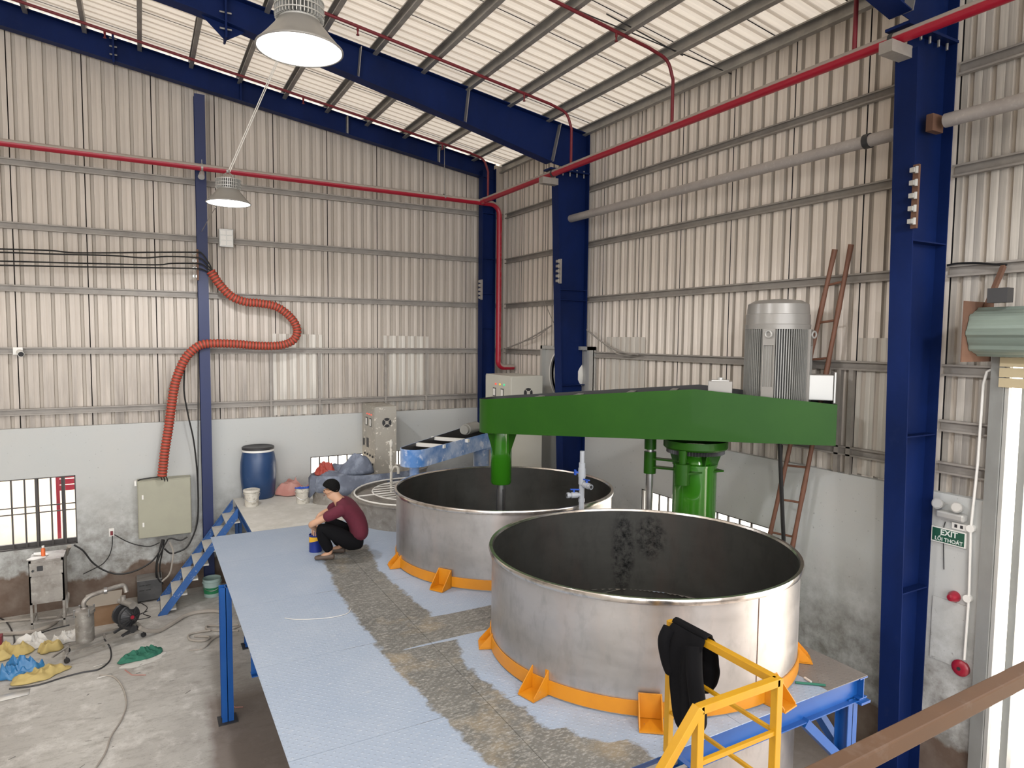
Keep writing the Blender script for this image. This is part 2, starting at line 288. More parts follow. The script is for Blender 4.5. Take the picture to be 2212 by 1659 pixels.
# ------------------------------------------------------------------ mesh builder
def basis(d):
    d = d.normalized(); a = Vector((0,0,1)) if abs(d.z) < .95 else Vector((1,0,0))
    x = d.cross(a).normalized(); y = d.cross(x).normalized()
    return x, y
def woff(o):
    v = Vector((0,0,0))
    while o: v = v + Vector(o.location); o = o.parent
    return v
class MB:
    def __init__(s): s.v = []; s.f = []; s.mi = []
    def add(s, vs, fs, mi=0):
        n = len(s.v); s.v += [tuple(p) for p in vs]; s.f += [tuple(i+n for i in f) for f in fs]; s.mi += [mi]*len(fs); return s
    def box(s, x0, x1, y0, y1, z0, z1, mi=0):
        return s.add([(x,y,z) for z in (z0,z1) for y in (y0,y1) for x in (x0,x1)], [(0,2,3,1),(4,5,7,6),(0,1,5,4),(2,6,7,3),(0,4,6,2),(1,3,7,5)], mi)
    def bar(s, p, q, wx, wy, up=(0,0,1), mi=0):      # rectangular bar; wx sideways, wy along up
        p = Vector(p); q = Vector(q); d = (q-p).normalized(); up = Vector(up)
        if abs(d.dot(up.normalized())) > .98: up = Vector((0,1,0))
        x = d.cross(up).normalized()*wx/2; y = x.cross(d).normalized()*wy/2
        vs = [b+sx*x+sy*y for b in (p,q) for sx, sy in ((-1,-1),(1,-1),(1,1),(-1,1))]
        return s.add(vs, [(0,1,2,3),(7,6,5,4),(0,4,5,1),(1,5,6,2),(2,6,7,3),(3,7,4,0)], mi)
    def cyl(s, p, q, r, r2=None, n=20, cap=True, mi=0):
        p = Vector(p); q = Vector(q); r2 = r if r2 is None else r2; x, y = basis(q-p); vs = []
        for b, rad in ((p,r),(q,r2)):
            for i in range(n):
                a = 2*PI*i/n; vs.append(b + x*math.cos(a)*rad + y*math.sin(a)*rad)
        fs = [(i, (i+1)%n, n+(i+1)%n, n+i) for i in range(n)]
        if cap: fs += [tuple(range(n))[::-1], tuple(range(n,2*n))]
        return s.add(vs, fs, mi)
    def pipe(s, pts, r, n=8, cap=True, mi=0):
        pts = [Vector(p) for p in pts]; vs = []; m = len(pts); x = None
        rads = r if isinstance(r, (list, tuple)) else [r]*m
        for i, p in enumerate(pts):
            d = (pts[min(i+1,m-1)] - pts[max(i-1,0)]).normalized()
            if x is None: x, _ = basis(d)
            x = (x - d*x.dot(d)).normalized(); y = d.cross(x)
            for k in range(n):
                a = 2*PI*k/n; vs.append(p + x*math.cos(a)*rads[i] + y*math.sin(a)*rads[i])
        fs = [(i*n+k, i*n+(k+1)%n, (i+1)*n+(k+1)%n, (i+1)*n+k) for i in range(m-1) for k in range(n)]
        if cap: fs += [tuple(range(n))[::-1], tuple(range((m-1)*n, m*n))]
        return s.add(vs, fs, mi)
    def lathe(s, c, prof, n=32, mi=0, axis='z', sx=1, sy=1):      # prof [(r,z)] from one end to the other
        vs = []
        for r, z in prof:
            for i in range(n):
                a = 2*PI*i/n; u, v = r*math.cos(a)*sx, r*math.sin(a)*sy
                vs.append((c[0]+u, c[1]+v, c[2]+z) if axis == 'z' else ((c[0]+z, c[1]+u, c[2]+v) if axis == 'x' else (c[0]+v, c[1]+z, c[2]+u)))
        fs = [(j*n+i, j*n+(i+1)%n, (j+1)*n+(i+1)%n, (j+1)*n+i) for j in range(len(prof)-1) for i in range(n)]
        return s.add(vs, fs, mi)
    def prism(s, poly, p0, ex, mi=0):                 # poly: list of 3-d points, extruded by vector ex
        n = len(poly); ex = Vector(ex); a = [Vector(p)+Vector(p0) for p in poly]; b = [p+ex for p in a]
        fs = [tuple(range(n))[::-1], tuple(range(n,2*n))] + [(i,(i+1)%n,n+(i+1)%n,n+i) for i in range(n)]
        return s.add(a+b, fs, mi)
    def sweep(s, prof, p, q, side, up, mi=0, closed=False):     # open profile strip [(a,b)] swept from p to q
        p = Vector(p); q = Vector(q); side = Vector(side); up = Vector(up); n = len(prof)
        vs = [b + side*a_ + up*b_ for b in (p,q) for a_, b_ in prof]
        rng = range(n if closed else n-1)
        return s.add(vs, [(i,(i+1)%n,n+(i+1)%n,n+i) for i in rng], mi)
    def build(s, name, mat, parent=None, loc=None, smooth=True, bevel=0, ang=38, solid=0, sub=0):
        me = bpy.data.meshes.new(name); o = bpy.data.objects.new(name, me); COL.objects.link(o)
        if parent: o.parent = parent; off = woff(parent)
        else:
            if loc is None:
                xs = [v[0] for v in s.v]; ys = [v[1] for v in s.v]; zs = [v[2] for v in s.v]
                loc = ((min(xs)+max(xs))/2, (min(ys)+max(ys))/2, min(zs))
            o.location = loc; off = Vector(loc)
        me.from_pydata([(v[0]-off.x, v[1]-off.y, v[2]-off.z) for v in s.v], [], s.f)
        bm = bmesh.new(); bm.from_mesh(me); bmesh.ops.recalc_face_normals(bm, faces=bm.faces) if not solid else None; bm.to_mesh(me); bm.free()
        for m_ in (mat if isinstance(mat, (list,tuple)) else [mat]): me.materials.append(MT[m_] if isinstance(m_, str) else m_)
        if len(me.polygons) == len(s.mi): me.polygons.foreach_set('material_index', s.mi)
        if smooth:
            me.polygons.foreach_set('use_smooth', [True]*len(me.polygons)); me.set_sharp_from_angle(angle=math.radians(ang))
        me.update()
        if solid: md = o.modifiers.new('solid', 'SOLIDIFY'); md.thickness = solid; md.offset = 0
        if bevel: md = o.modifiers.new('bevel', 'BEVEL'); md.width = bevel; md.segments = 2; md.limit_method = 'ANGLE'; md.harden_normals = False
        if sub: md = o.modifiers.new('sub', 'SUBSURF'); md.levels = sub; md.render_levels = sub
        return o
def thing(name, label, cat, loc, group=None, kind=None):
    o = bpy.data.objects.new(name, None); COL.objects.link(o); o.location = loc; o.empty_display_size = .1
    return tag(o, label, cat, group, kind)
def tag(o, label, cat, group=None, kind=None):
    o['label'] = label; o['category'] = cat
    if group: o['group'] = group
    if kind: o['kind'] = kind
    return o
def copy_tree(o, parent=None):
    c = o.copy(); COL.objects.link(c)
    if parent: c.parent = parent
    for ch in list(o.children): copy_tree(ch, c)
    return c
def dup(o, d):                                     # a copy of a part, shifted, sharing its mesh
    c = o.copy(); COL.objects.link(c); c.location = Vector(o.location) + Vector(d); return c
def curve(pts, n=8):                               # Catmull-Rom through points
    P = [Vector(p) for p in pts]; P = [P[0]*2-P[1]] + P + [P[-1]*2-P[-2]]; out = []
    for i in range(1, len(P)-2):
        for k in range(n):
            t = k/n; a, b, c, d = P[i-1:i+3]
            out.append(.5*((2*b) + (c-a)*t + (2*a-5*b+4*c-d)*t*t + (3*b-a-3*c+d)*t**3))
    out.append(P[-2]); return out
ORD = ['first','second','third','fourth','fifth','sixth','seventh','eighth','ninth','tenth','eleventh','twelfth','thirteenth', 'fourteenth', 'fifteenth', 'sixteenth']
FZ, ZP = .1, 1.644                                  # floor level, deck level
SL = .155                                           # roof slope
def roofz(x): return 7.96 - SL*x
# ================================================================== SETTING
fl = MB(); fl.box(-24, 1.2, -24, .3, FZ-.3, FZ)
o = fl.build('floor', 'floor', smooth=False); tag(o, 'dusty grey-white concrete workshop floor with dirt and scratches', 'floor', kind='structure')
yd = MB(); yd.box(.0, 40, -40, 30, -.25, -.2); yd.box(-30, 0, .3, 30, -.25, -.2)
# (ground outside)
o = yd.build('ground_outside', 'sand', smooth=False); tag(o, 'pale sunlit yard seen outside the windows and the doorway', 'ground', kind='structure')
GIRTZ = [6.93, 6.005, 5.08, 4.149, 3.219]
# --- corrugated sheet profile: pan with grooves that fold outwards
def sheet_prof(wd=.91, ribs=5, depth=.034, seam=True):
    p = []; pitch = wd/ribs
    if seam: p += [(0, .055), (.007, .055), (.010, 0)]
    else: p += [(0, 0)]
    for i in range(ribs):
        c = pitch*(i+.5); p += [(c-.026, 0), (c-.019, depth), (c+.019, depth), (c+.026, 0)]
        if i < ribs-1:
            m_ = pitch*(i+1); p += [(m_-.012, 0), (m_, .004), (m_+.012, 0)]
    if seam: p += [(wd-.005, 0), (wd-.002, .055), (wd+.012, .055)]
    else: p += [(wd, 0)]
    return p
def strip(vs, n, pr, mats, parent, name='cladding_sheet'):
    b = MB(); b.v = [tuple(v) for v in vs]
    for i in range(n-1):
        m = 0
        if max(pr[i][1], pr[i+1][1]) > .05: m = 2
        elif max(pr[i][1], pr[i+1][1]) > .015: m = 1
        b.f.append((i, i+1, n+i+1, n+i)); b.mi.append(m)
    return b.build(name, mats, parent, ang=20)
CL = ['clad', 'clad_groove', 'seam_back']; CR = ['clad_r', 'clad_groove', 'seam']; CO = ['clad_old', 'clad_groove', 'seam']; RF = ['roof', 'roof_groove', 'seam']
# --- back wall
wb_ = thing('wall_back', 'back wall of white masonry below and ribbed weathered metal cladding above', 'wall', (-6, 0, FZ), kind='structure')
MTOP = 2.97
W1 = (-9.9, -7.60, 1.11, 2.20); W2 = (-3.99, -1.9, 1.11, 2.20)
ms = MB()
xs = [-12.5, W1[0], W1[1], W2[0], W2[1], .3]
for i in range(5):
    if i in (1, 3):
        w_ = W1 if i == 1 else W2
        ms.box(xs[i], xs[i+1], 0, .2, FZ, w_[2]); ms.box(xs[i], xs[i+1], 0, .2, w_[3], MTOP)
    else: ms.box(xs[i], xs[i+1], 0, .2, FZ, MTOP)
ms.build('masonry', 'masonry', wb_, smooth=False)
for k in range(14):
    x0 = .09 - .93*(k+1); pr = sheet_prof(.93)
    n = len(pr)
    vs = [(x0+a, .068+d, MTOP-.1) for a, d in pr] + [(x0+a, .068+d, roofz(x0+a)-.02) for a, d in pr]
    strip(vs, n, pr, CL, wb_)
for (x0, x1, zt) in ((-4.612, -3.749, 4.45), (-2.585, -1.656, 4.44)):
    b = MB(); wd = x1-x0; pr = sheet_prof(wd, 5, .0155, False); n = len(pr)
    vs = [(x0+a, .052+d, MTOP+.02) for a, d in pr] + [(x0+a, .052+d, zt-.012*a) for a, d in pr]
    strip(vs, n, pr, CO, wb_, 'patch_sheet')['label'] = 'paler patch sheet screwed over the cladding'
# --- right wall
wr_ = thing('wall_right', 'right wall of white masonry below and lightened ribbed metal cladding above', 'wall', (0, -5, FZ), kind='structure')
W3 = (-6.90, -4.50, 1.11, 2.125)
ms = MB(); ms.box(0, .2, 0, W3[1], FZ, MTOP) ; ms.box(0, .2, W3[1], W3[0], FZ, W3[2]); ms.box(0, .2, W3[1], W3[0], W3[3], MTOP)
ms.box(0, .2, W3[0], -9.25, FZ, MTOP); ms.build('masonry', 'masonry', wr_, smooth=False)
yy = [-.62, -1.52, -2.42, -3.33, -4.24, -5.14, -6.06, -6.97, -7.87, -8.78, -9.69]
ya = [.05] + yy
for k in range(len(ya)-1):
    a0, a1 = ya[k], ya[k+1]; wd = a0-a1; pr = sheet_prof(wd, 5 if wd > .7 else 4); n = len(pr)
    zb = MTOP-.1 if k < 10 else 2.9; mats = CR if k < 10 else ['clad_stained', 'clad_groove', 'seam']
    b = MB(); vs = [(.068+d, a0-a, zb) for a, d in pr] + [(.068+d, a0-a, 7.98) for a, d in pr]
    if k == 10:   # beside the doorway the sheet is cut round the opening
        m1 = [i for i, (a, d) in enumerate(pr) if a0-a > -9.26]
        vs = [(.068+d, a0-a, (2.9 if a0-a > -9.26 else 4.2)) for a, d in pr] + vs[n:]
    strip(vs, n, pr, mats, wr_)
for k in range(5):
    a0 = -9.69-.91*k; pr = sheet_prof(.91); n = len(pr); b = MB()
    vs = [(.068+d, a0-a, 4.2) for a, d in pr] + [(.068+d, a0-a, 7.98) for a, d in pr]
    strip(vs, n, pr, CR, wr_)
b = MB(); b.box(.05, .1, -24, -13.5, FZ, 8.0); b.build('cladding_sheet', 'clad', wr_, smooth=False)
for (y0, y1) in ((-3.49, -4.449), (-7.894, -8.5)):
    b = MB(); wd = y0-y1; pr = sheet_prof(wd, 4, .0155, False); n = len(pr)
    vs = [(.052+d, y0-a, MTOP+.02) for a, d in pr] + [(.052+d, y0-a, 4.445) for a, d in pr]
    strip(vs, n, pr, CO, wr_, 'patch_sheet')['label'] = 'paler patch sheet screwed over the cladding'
# --- far shell behind and left of the camera
b = MB(); b.box(-24.2, -24, -24, .3, FZ, 8.2); tag(b.build('wall_left', 'clad', smooth=False), 'left wall of the hall, outside the picture', 'wall', kind='structure')
b = MB(); b.box(-24, -12.5, .0, .2, FZ, 9.6); tag(b.build('wall_back_extension', 'clad', smooth=False), 'farther part of the back wall, outside the picture', 'wall', kind='structure')
# --- ceiling
ce = thing('ceiling', 'sloping metal roof of pale ribbed sheets above steel purlins', 'ceiling', (-6, -6, 8.9), kind='structure')
def roof_sheet(y0, wd=.92):
    pr = sheet_prof(wd, 5, .028); n = len(pr); b = MB()
    vs = [(.25, y0-a, roofz(.25)+d) for a, d in pr] + [(-12, y0-a, roofz(-12)+d) for a, d in pr]
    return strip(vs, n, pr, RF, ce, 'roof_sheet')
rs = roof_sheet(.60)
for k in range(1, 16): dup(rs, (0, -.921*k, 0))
b = MB(); zr_ = roofz(-12)
b.add([(.25,-14.1,roofz(.25)),(.25,-24,roofz(.25)),(-12,-24,zr_),(-12,-14.1,zr_),(-12,.5,zr_),(-24,.5,zr_-12*SL),(-24,-24,zr_-12*SL)], [(0,1,2,3),(4,3,2,6,5)])
b.build('roof_sheet', 'roof', ce, smooth=False)
# --- windows
def window(name, w_, ax, bars, rails, label):
    """steel grille in an opening; ax 'x' -> back wall, 'y' -> right wall"""
    t = thing(name, label, 'window', ((w_[0]+w_[1])/2, 0, w_[2]) if ax == 'x' else (0, (w_[0]+w_[1])/2, w_[2]), kind='structure')
    def P(a, d, z): return (a, d, z) if ax == 'x' else (d, a, z)
    fr = MB(); d = .03
    for a, c in (((w_[0], w_[2]), (w_[0], w_[3])), ((w_[1], w_[2]), (w_[1], w_[3])), ((w_[0], w_[2]), (w_[1], w_[2])), ((w_[0], w_[3]), (w_[1], w_[3]))):
        fr.bar(P(a[0], d, a[1]), P(c[0], d, c[1]), .035, .035, up=P(0, 1, 0))
    fr.build('window_frame', 'navyframe', t, smooth=False)
    for x in bars:
        g = MB(); g.bar(P(x, d, w_[2]), P(x, d, w_[3]), .022, .022); g.build('grille_bar', 'navyframe', t, smooth=False)
    for z in rails:
        g = MB(); g.bar(P(w_[0], d-.012, z), P(w_[1], d-.012, z), .014, .016); g.build('grille_rail', 'navyframe', t, smooth=False)
    return t
b1 = [at(px, 1120, 'y', 0).x for px in (26, 55, 80, 112, 141)]
t = window('window_1', W1, 'x', b1 + [-8.72, -8.92, -9.12, -9.32, -9.52, -9.72], (1.66, 1.76), 'barred window in the back wall left of the beige panel box')
sf = MB(); [sf.bar((x, .1, W1[2]), (x, .1, W1[3]), .05, .03) for x in (b1[2], b1[4]-.02, -8.9)]; sf.bar((W1[0], .1, W1[2]+.04), (W1[1], .1, W1[2]+.04), .05, .08)
sf.build('window_sash', 'navyframe', t, smooth=False)
b2 = [W2[0]+.17*i for i in range(1, 12)]
window('window_2', W2, 'x', b2, (1.6,), 'barred window in the back wall behind the covered tank')
b3 = [W3[1]-.19*i for i in range(1, 12)]
window('window_3', W3, 'y', b3, (1.6,), 'barred window in the right wall behind the green machine')
# yard seen through window 1
b = MB(); b.box(-16, -3, 5.2, 5.4, -.2, 2.15, 0); o = b.build('yard_wall', 'sand', smooth=False); tag(o, 'pale ochre wall across the yard behind the left window', 'wall', kind='structure')
b = MB()
for i in range(8): b.box(-16, -8.0, 3.4+.22*i, 3.58+.22*i, 2.30+.07*i, 2.34+.07*i)
tag(b.build('yard_canopy', 'yardroof', smooth=False), 'brown slatted canopy outside the left window', 'canopy')
lv = thing('shutter_louvre', 'dark red louvred shutter outside the left window, top right corner', 'shutter', (-7.7, .5, 1.7))
for i in range(5):
    g = MB(); g.bar((-7.86, .5, 1.92+.1*i), (-7.50, .5, 1.92+.1*i), .03, .085); g.build('slat', 'red', lv, smooth=False)
g = MB(); g.bar((-7.88, .5, -.2), (-7.88, .5, 2.45), .05, .05); g.build('post', 'red', lv, smooth=False)
def lerp_tab(tab, v):
    if v <= tab[0][0]: return tab[0][1]
    for (a, x), (b_, y) in zip(tab, tab[1:]):
        if v <= b_: return x + (y-x)*(v-a)/(b_-a)
    return tab[-1][1]
# --- steel frames
NAV = 'navy'
def col_in(z): return -(.365 + .037*min(z, 7.0))
def frame_column(name, label, y0, fw_=.2, stiff=(2.0, 3.55, 5.3)):
    """tapered H column; near edge at y0, far edge y0+fw_"""
    t = thing(name, label, 'column', (-.3, y0+fw_/2, FZ)); yc = y0+fw_/2; T = .012; zt = 7.83
    a = MB(); a.box(-T, 0, y0, y0+fw_, FZ, zt); a.build('outer_flange', NAV, t, smooth=False)
    a = MB(); vs = []
    for z in (FZ, 7.0):
        x = col_in(z); vs += [(x, y0, z), (x, y0+fw_, z), (x+T, y0+fw_, z), (x+T, y0, z)]
    a.add(vs, [(0,1,2,3),(7,6,5,4),(0,4,5,1),(1,5,6,2),(2,6,7,3),(3,7,4,0)]); a.build('inner_flange', NAV, t, smooth=False)
    a = MB(); a.prism([(col_in(FZ)+T,0,FZ),(-T,0,FZ),(-T,0,7.16),(col_in(7.0)+T,0,7.16),(col_in(7.0)+T,0,7.0)], (0,yc-.004,0), (0,.008,0)); a.build('web', NAV, t, smooth=False)
    for z in stiff:
        a = MB(); a.box(col_in(z)+T, -T, y0+.004, y0+fw_-.004, z, z+.012); a.build('stiffener', NAV, t, smooth=False)
    a = MB(); a.box(-.78, .0, y0-.01, y0+fw_+.01, 7.16, 7.185); a.build('end_plate', NAV, t, smooth=False)
    bb = MB(); bb.cyl((-.08, y0+.05, 7.10), (-.08, y0+.05, 7.22), .012, n=6); b0 = bb.build('bolt', 'galv', t, smooth=False)
    for i in range(1, 5): dup(b0, (-.14*i, 0, 0))
    a = MB(); a.box(-.62, .08, y0-.08, y0+fw_+.08, FZ, FZ+.02); a.build('base_plate', NAV, t, smooth=False)
    return t
frame_column('steel_column', 'tall tapered navy steel column in front of the right wall, mid picture', -3.0, stiff=(3.62, 5.05, 5.22))
frame_column('steel_column', 'large navy steel column at right, beside the exit sign', -8.77, stiff=(2.02, 3.52, 5.32))
def rafter(name, label, y0, fw_=.2):
    t = thing(name, label, 'roof beam', (-5, y0+fw_/2, 7.8)); yc = y0+fw_/2
    X = [-.0, -.74, -2.3, -4.1, -6.0, -12.0]; D = [.60, .655, .535, .43, .33, .36]
    top = [7.83 - SL*x for x in X]; bot = [tp-d for tp, d in zip(top, D)]; bot[0] = 7.185
    a = MB(); a.prism([(x,0,z) for x, z in zip(X, top)] + [(x,0,z) for x, z in zip(X[::-1], bot[::-1])], (0,yc-.004,0), (0,.008,0)); a.build('web', NAV, t, smooth=False)
    a = MB(); a.prism([(X[0],0,top[0]),(X[-1],0,top[-1]),(X[-1],0,top[-1]-.012),(X[0],0,top[0]-.012)], (0,y0,0), (0,fw_,0)); a.build('top_flange', NAV, t, smooth=False)
    a = MB()
    for i in range(1, 5):
        a.prism([(X[i],0,bot[i]),(X[i+1],0,bot[i+1]),(X[i+1],0,bot[i+1]-.012),(X[i],0,bot[i]-.012)], (0,y0,0), (0,fw_,0))
    a.build('bottom_flange', NAV, t, smooth=False)
    for x, tilt in ((-.72, .14), (-2.29, .06), (-3.93, .04)):
        zb = lerp_tab([(-q, z) for q, z in zip(X, bot)], -x); 
        a = MB(); a.prism([(x,0,zb),(x+tilt,0,7.82-SL*(x+tilt)),(x+tilt+.01,0,7.82-SL*(x+tilt)),(x+.01,0,zb)], (0,y0+.004,0), (0,fw_-.008,0)); a.build('stiffener', 'galv', t, smooth=False)
    x = -5.62; zt = 7.83-SL*x; zb = zt-.34
    a = MB(); a.box(x-.012, x+.012, y0-.02, y0+fw_+.02, zb-.22, zt+.03); pl = a.build('splice_plate', NAV, t, smooth=False)
    a = MB(); a.prism([(x-.28,0,zb+.04),(x+.28,0,zb-.04),(x,0,zb-.22)], (0,yc-.005,0), (0,.01,0)); a.build('gusset', NAV, t, smooth=False)
    bb = MB(); bb.cyl((x-.07, y0+.03, zb-.1), (x+.07, y0+.03, zb-.1), .011, n=6); b0 = bb.build('bolt', 'galv', t, smooth=False)
    for dz in (.2, .4, .56): dup(b0, (0, 0, dz))
    return t
rafter('roof_rafter', 'deep navy roof beam crossing above the hanging lamps to the middle column', -3.0)
rafter('roof_rafter', 'navy roof beam over the right-hand column, mostly above the frame', -8.77)
# end frame on the back wall
t = thing('roof_rafter', 'navy roof beam running along the top of the back wall', 'roof beam', (-5, -.2, 8))
X = [-.30, -12.0]; tp = [7.86-SL*x for x in X]; bt = [7.60, 9.36]
a = MB(); a.prism([(X[0],0,tp[0]),(X[1],0,tp[1]),(X[1],0,bt[1]),(X[0],0,bt[0])], (0,-.104,0), (0,.008,0)); a.build('web', NAV, t, smooth=False)
for zz, nm in ((tp, 'top_flange'), (bt, 'bottom_flange')):
    a = MB(); a.prism([(X[0],0,zz[0]),(X[1],0,zz[1]),(X[1],0,zz[1]-.012),(X[0],0,zz[0]-.012)], (0,-.19,0), (0,.17,0)); a.build(nm, NAV, t, smooth=False)
for px, py in ((750, 270), (520, 197), (948, 340)):
    x = at(px, py, 'y', -.15).x; a = MB(); zb = bt[0]+(bt[1]-bt[0])*(x-X[0])/(X[1]-X[0]); a.box(x-.012, x+.012, -.185, -.1, zb, 7.86-SL*x-.01); a.build('stiffener', 'galv' if px > 600 else NAV, t, smooth=False)
x = at(245, 120, 'y', -.15).x; a = MB(); zb = bt[0]+(bt[1]-bt[0])*(x-X[0])/(X[1]-X[0]); a.box(x-.015, x+.015, -.20, -.08, zb-.04, 7.9-SL*x); a.build('splice_plate', NAV, t, smooth=False)
bb = MB(); bb.cyl((x-.05, -.17, zb+.08), (x+.05, -.17, zb+.08), .012, n=6); b0 = bb.build('bolt', 'galv', t, smooth=False); dup(b0, (0,0,.12)); dup(b0, (0,0,.24))
t = thing('steel_column', 'navy corner column where the back and right walls meet', 'column', (-.45, -.15, FZ))
a = MB(); a.box(-.63, -.615, -.26, -.08, FZ, 7.75); a.build('inner_flange', NAV, t, smooth=False)
a = MB(); a.box(-.615, -.345, -.172, -.164, FZ, 7.78); a.build('web', NAV, t, smooth=False)
a = MB(); a.box(-.345, -.33, -.26, -.08, FZ, 7.8); a.build('outer_flange', NAV, t, smooth=False)
for z in (4.6, 5.3, 6.0, 6.9):
    a = MB(); a.box(-.615, -.345, -.25, -.09, z, z+.012); a.build('stiffener', NAV, t, smooth=False)
t = thing('steel_column', 'slim navy post on the back wall where the black cables cross', 'column', (-5.73, -.15, FZ))
a = MB(); a.box(-5.812, -5.655, -.25, -.24, FZ, 8.28); a.build('front_flange', 'navy_worn', t, smooth=False)
a = MB(); a.box(-5.738, -5.73, -.24, -.09, FZ, 8.28); a.build('web', NAV, t, smooth=False)
a = MB(); a.box(-5.812, -5.655, -.09, -.08, FZ, 8.28); a.build('rear_flange', NAV, t, smooth=False)
# purlins
def cee(p, q, side, up, h=.15, wd=.06, lip=.018):
    t_ = .004
    pr = [(wd, lip-h), (wd, -h), (0, -h), (0, 0), (wd, 0), (wd, -lip), (wd-t_, -lip), (wd-t_, -t_), (t_, -t_), (t_, -h+t_), (wd-t_, -h+t_), (wd-t_, lip-h)]
    return MB().sweep(pr, p, q, side, up, closed=True)
for k in range(0, 17):
    x = -.03 - .722*k
    if k == 0: lab = 'eaves purlin along the top of the right wall'
    else: lab = f'{ORD[k-1]} grey steel roof purlin counting up from the eaves purlin'
    b = cee((x, .2, roofz(x)-.005), (x, -14.0, roofz(x)-.005), (-1, 0, SL), (SL*.99, 0, 1) if False else (0, 0, 1))
    o = b.build('roof_purlin', 'galv', smooth=False); tag(o, lab, 'purlin', 'roof purlins')
for i, (pa, pb) in enumerate((((1180,-5), (1580,160)), ((1310,30), (1475,120)))):
    def onroof(px, py):
        d = ray(px, py); t = (7.86-SL*CAM.x-CAM.z)/(d.z+SL*d.x); return CAM+d*t
    b = MB(); b.pipe([onroof(*pa), onroof(*pb)], .008, 5); tag(b.build('brace_rod', 'dark'), ['longer','shorter'][i]+' thin dark diagonal brace rod under the roof sheets', 'brace rod')
# girts
gname = ['topmost', 'second', 'third', 'fourth', 'lowest']
for i, z in enumerate(GIRTZ):
    b = cee((-12.4, .05, z+.05), (-.02, .05, z+.05), (0, -1, 0), (0, 0, 1), h=.10, wd=.055)
    tag(b.build('wall_girt', 'girt', smooth=False), f'{gname[i]} dusty steel rail across the back wall cladding', 'wall rail', 'back wall girts')
    y0, y1, nm = -.03, -8.6, 'right wall'
    b = cee((.05, y1-.0, z+.05), (.05, y0, z+.05), (-1, 0, 0), (0, 0, 1), h=.10, wd=.05)
    tag(b.build('wall_girt', 'girt', smooth=False), f'{gname[i]} dusty steel rail across the right wall, left of the big column', 'wall rail', 'right wall girts')
for i, z in enumerate([6.93, 6.005, 5.08, 4.149, 3.62, 3.219]):
    y1 = -13.5 if z > 4.5 else -9.28
    b = cee((.05, y1, z+.05), (.05, -8.78, z+.05), (-1, 0, 0), (0, 0, 1), h=.11, wd=.05)
    tag(b.build('wall_girt', 'girt', smooth=False), f'{ORD[i]} dusty steel rail from the top, right of the big column', 'wall rail', 'girts right of the big column')
for y in (-7.72, -7.86):
    b = MB(); b.box(-.0, .05, y-.025, y+.025, MTOP, 4.10); tag(b.build('wall_stud', 'girt', smooth=False), 'short dusty steel upright behind the ladder, '+('nearer the ladder' if y > -7.8 else 'nearer the big column'), 'wall stud', 'short studs')
for px in (585, 690, 833, 921):
    x = at(px, 800, 'y', 0).x; b = MB(); b.box(x-.02, x+.02, .0, .05, MTOP, 4.12)
    tag(b.build('wall_stud', 'girt', smooth=False), {585:'leftmost of the four short steel uprights on the back wall',690:'second of the four short steel uprights on the back wall',833:'third of the four short steel uprights on the back wall',921:'rightmost of the four short steel uprights on the back wall'}[px], 'wall stud', 'short studs')
# ================================================================== PIPES ON THE WALLS
R4 = .055
# main red line along the right side
t = thing('fire_pipe', 'thick dusty red fire main running along the right wall columns', 'pipe', (-.75, -7, 7.08))
b = MB(); b.pipe([(-.75, -.48, 7.08), (-.75, -13.5, 7.08)], R4, 16); b.build('main_pipe', 'red_dusty', t)
for y in (-3.05, -8.62):
    b = MB(); b.lathe((-.75, y, 7.08), [(R4+.001,-.02),(R4+.007,-.02),(R4+.007,.02),(R4+.001,.02)], 16, axis='y'); b.build('clamp', 'dark', t)
for y in (-3.0, -8.72):
    b = MB(); b.box(-.92, -.62, y+.0, y+.12, 6.92, 7.022); tag(b.build('pipe_bracket', 'girt', smooth=False), 'dusty steel bracket carrying the red main on the '+('middle' if y > -4 else 'big right')+' column', 'bracket', 'red main brackets')
t = thing('fire_pipe', 'thick red fire main across the back wall, dropping down in the corner', 'pipe', (-4, -.45, 7.08))
pts = [(-12.2, -.45, 7.10), (-.55, -.45, 7.06)] + [(-.55+.2*math.sin(a), -.45, 6.86+.2*math.cos(a)) for a in [i*PI/16 for i in range(1, 9)]]
pts += [(-.35, -.45, 3.95)] + [(-.35+.13-.13*math.cos(a), -.45+.0, 3.95-.13*math.sin(a)) for a in [i*PI/16 for i in range(1, 9)]] + [(.0, -.45, 3.82)]
b = MB(); b.pipe(pts, R4, 16); b.build('main_pipe', 'red_dusty', t)
b = MB(); b.pipe([(-.75, -.44, 7.075), (-.75, -.62, 7.075)], R4*1.15, 16); b.build('tee', 'red_dusty', t)
for px in (437, 960):
    x = at(px, 400, 'y', -.45).x; b = MB(); b.lathe((x, -.45, 7.08), [(R4+.001,-.015),(R4+.006,-.015),(R4+.006,.015),(R4+.001,.015)], 16, axis='x'); b.pipe([(x,-.45,7.13),(x,-.45,roofz(x)-.1 if px == 960 else 7.2)], .006, 5); b.build('clamp', 'galv', t)
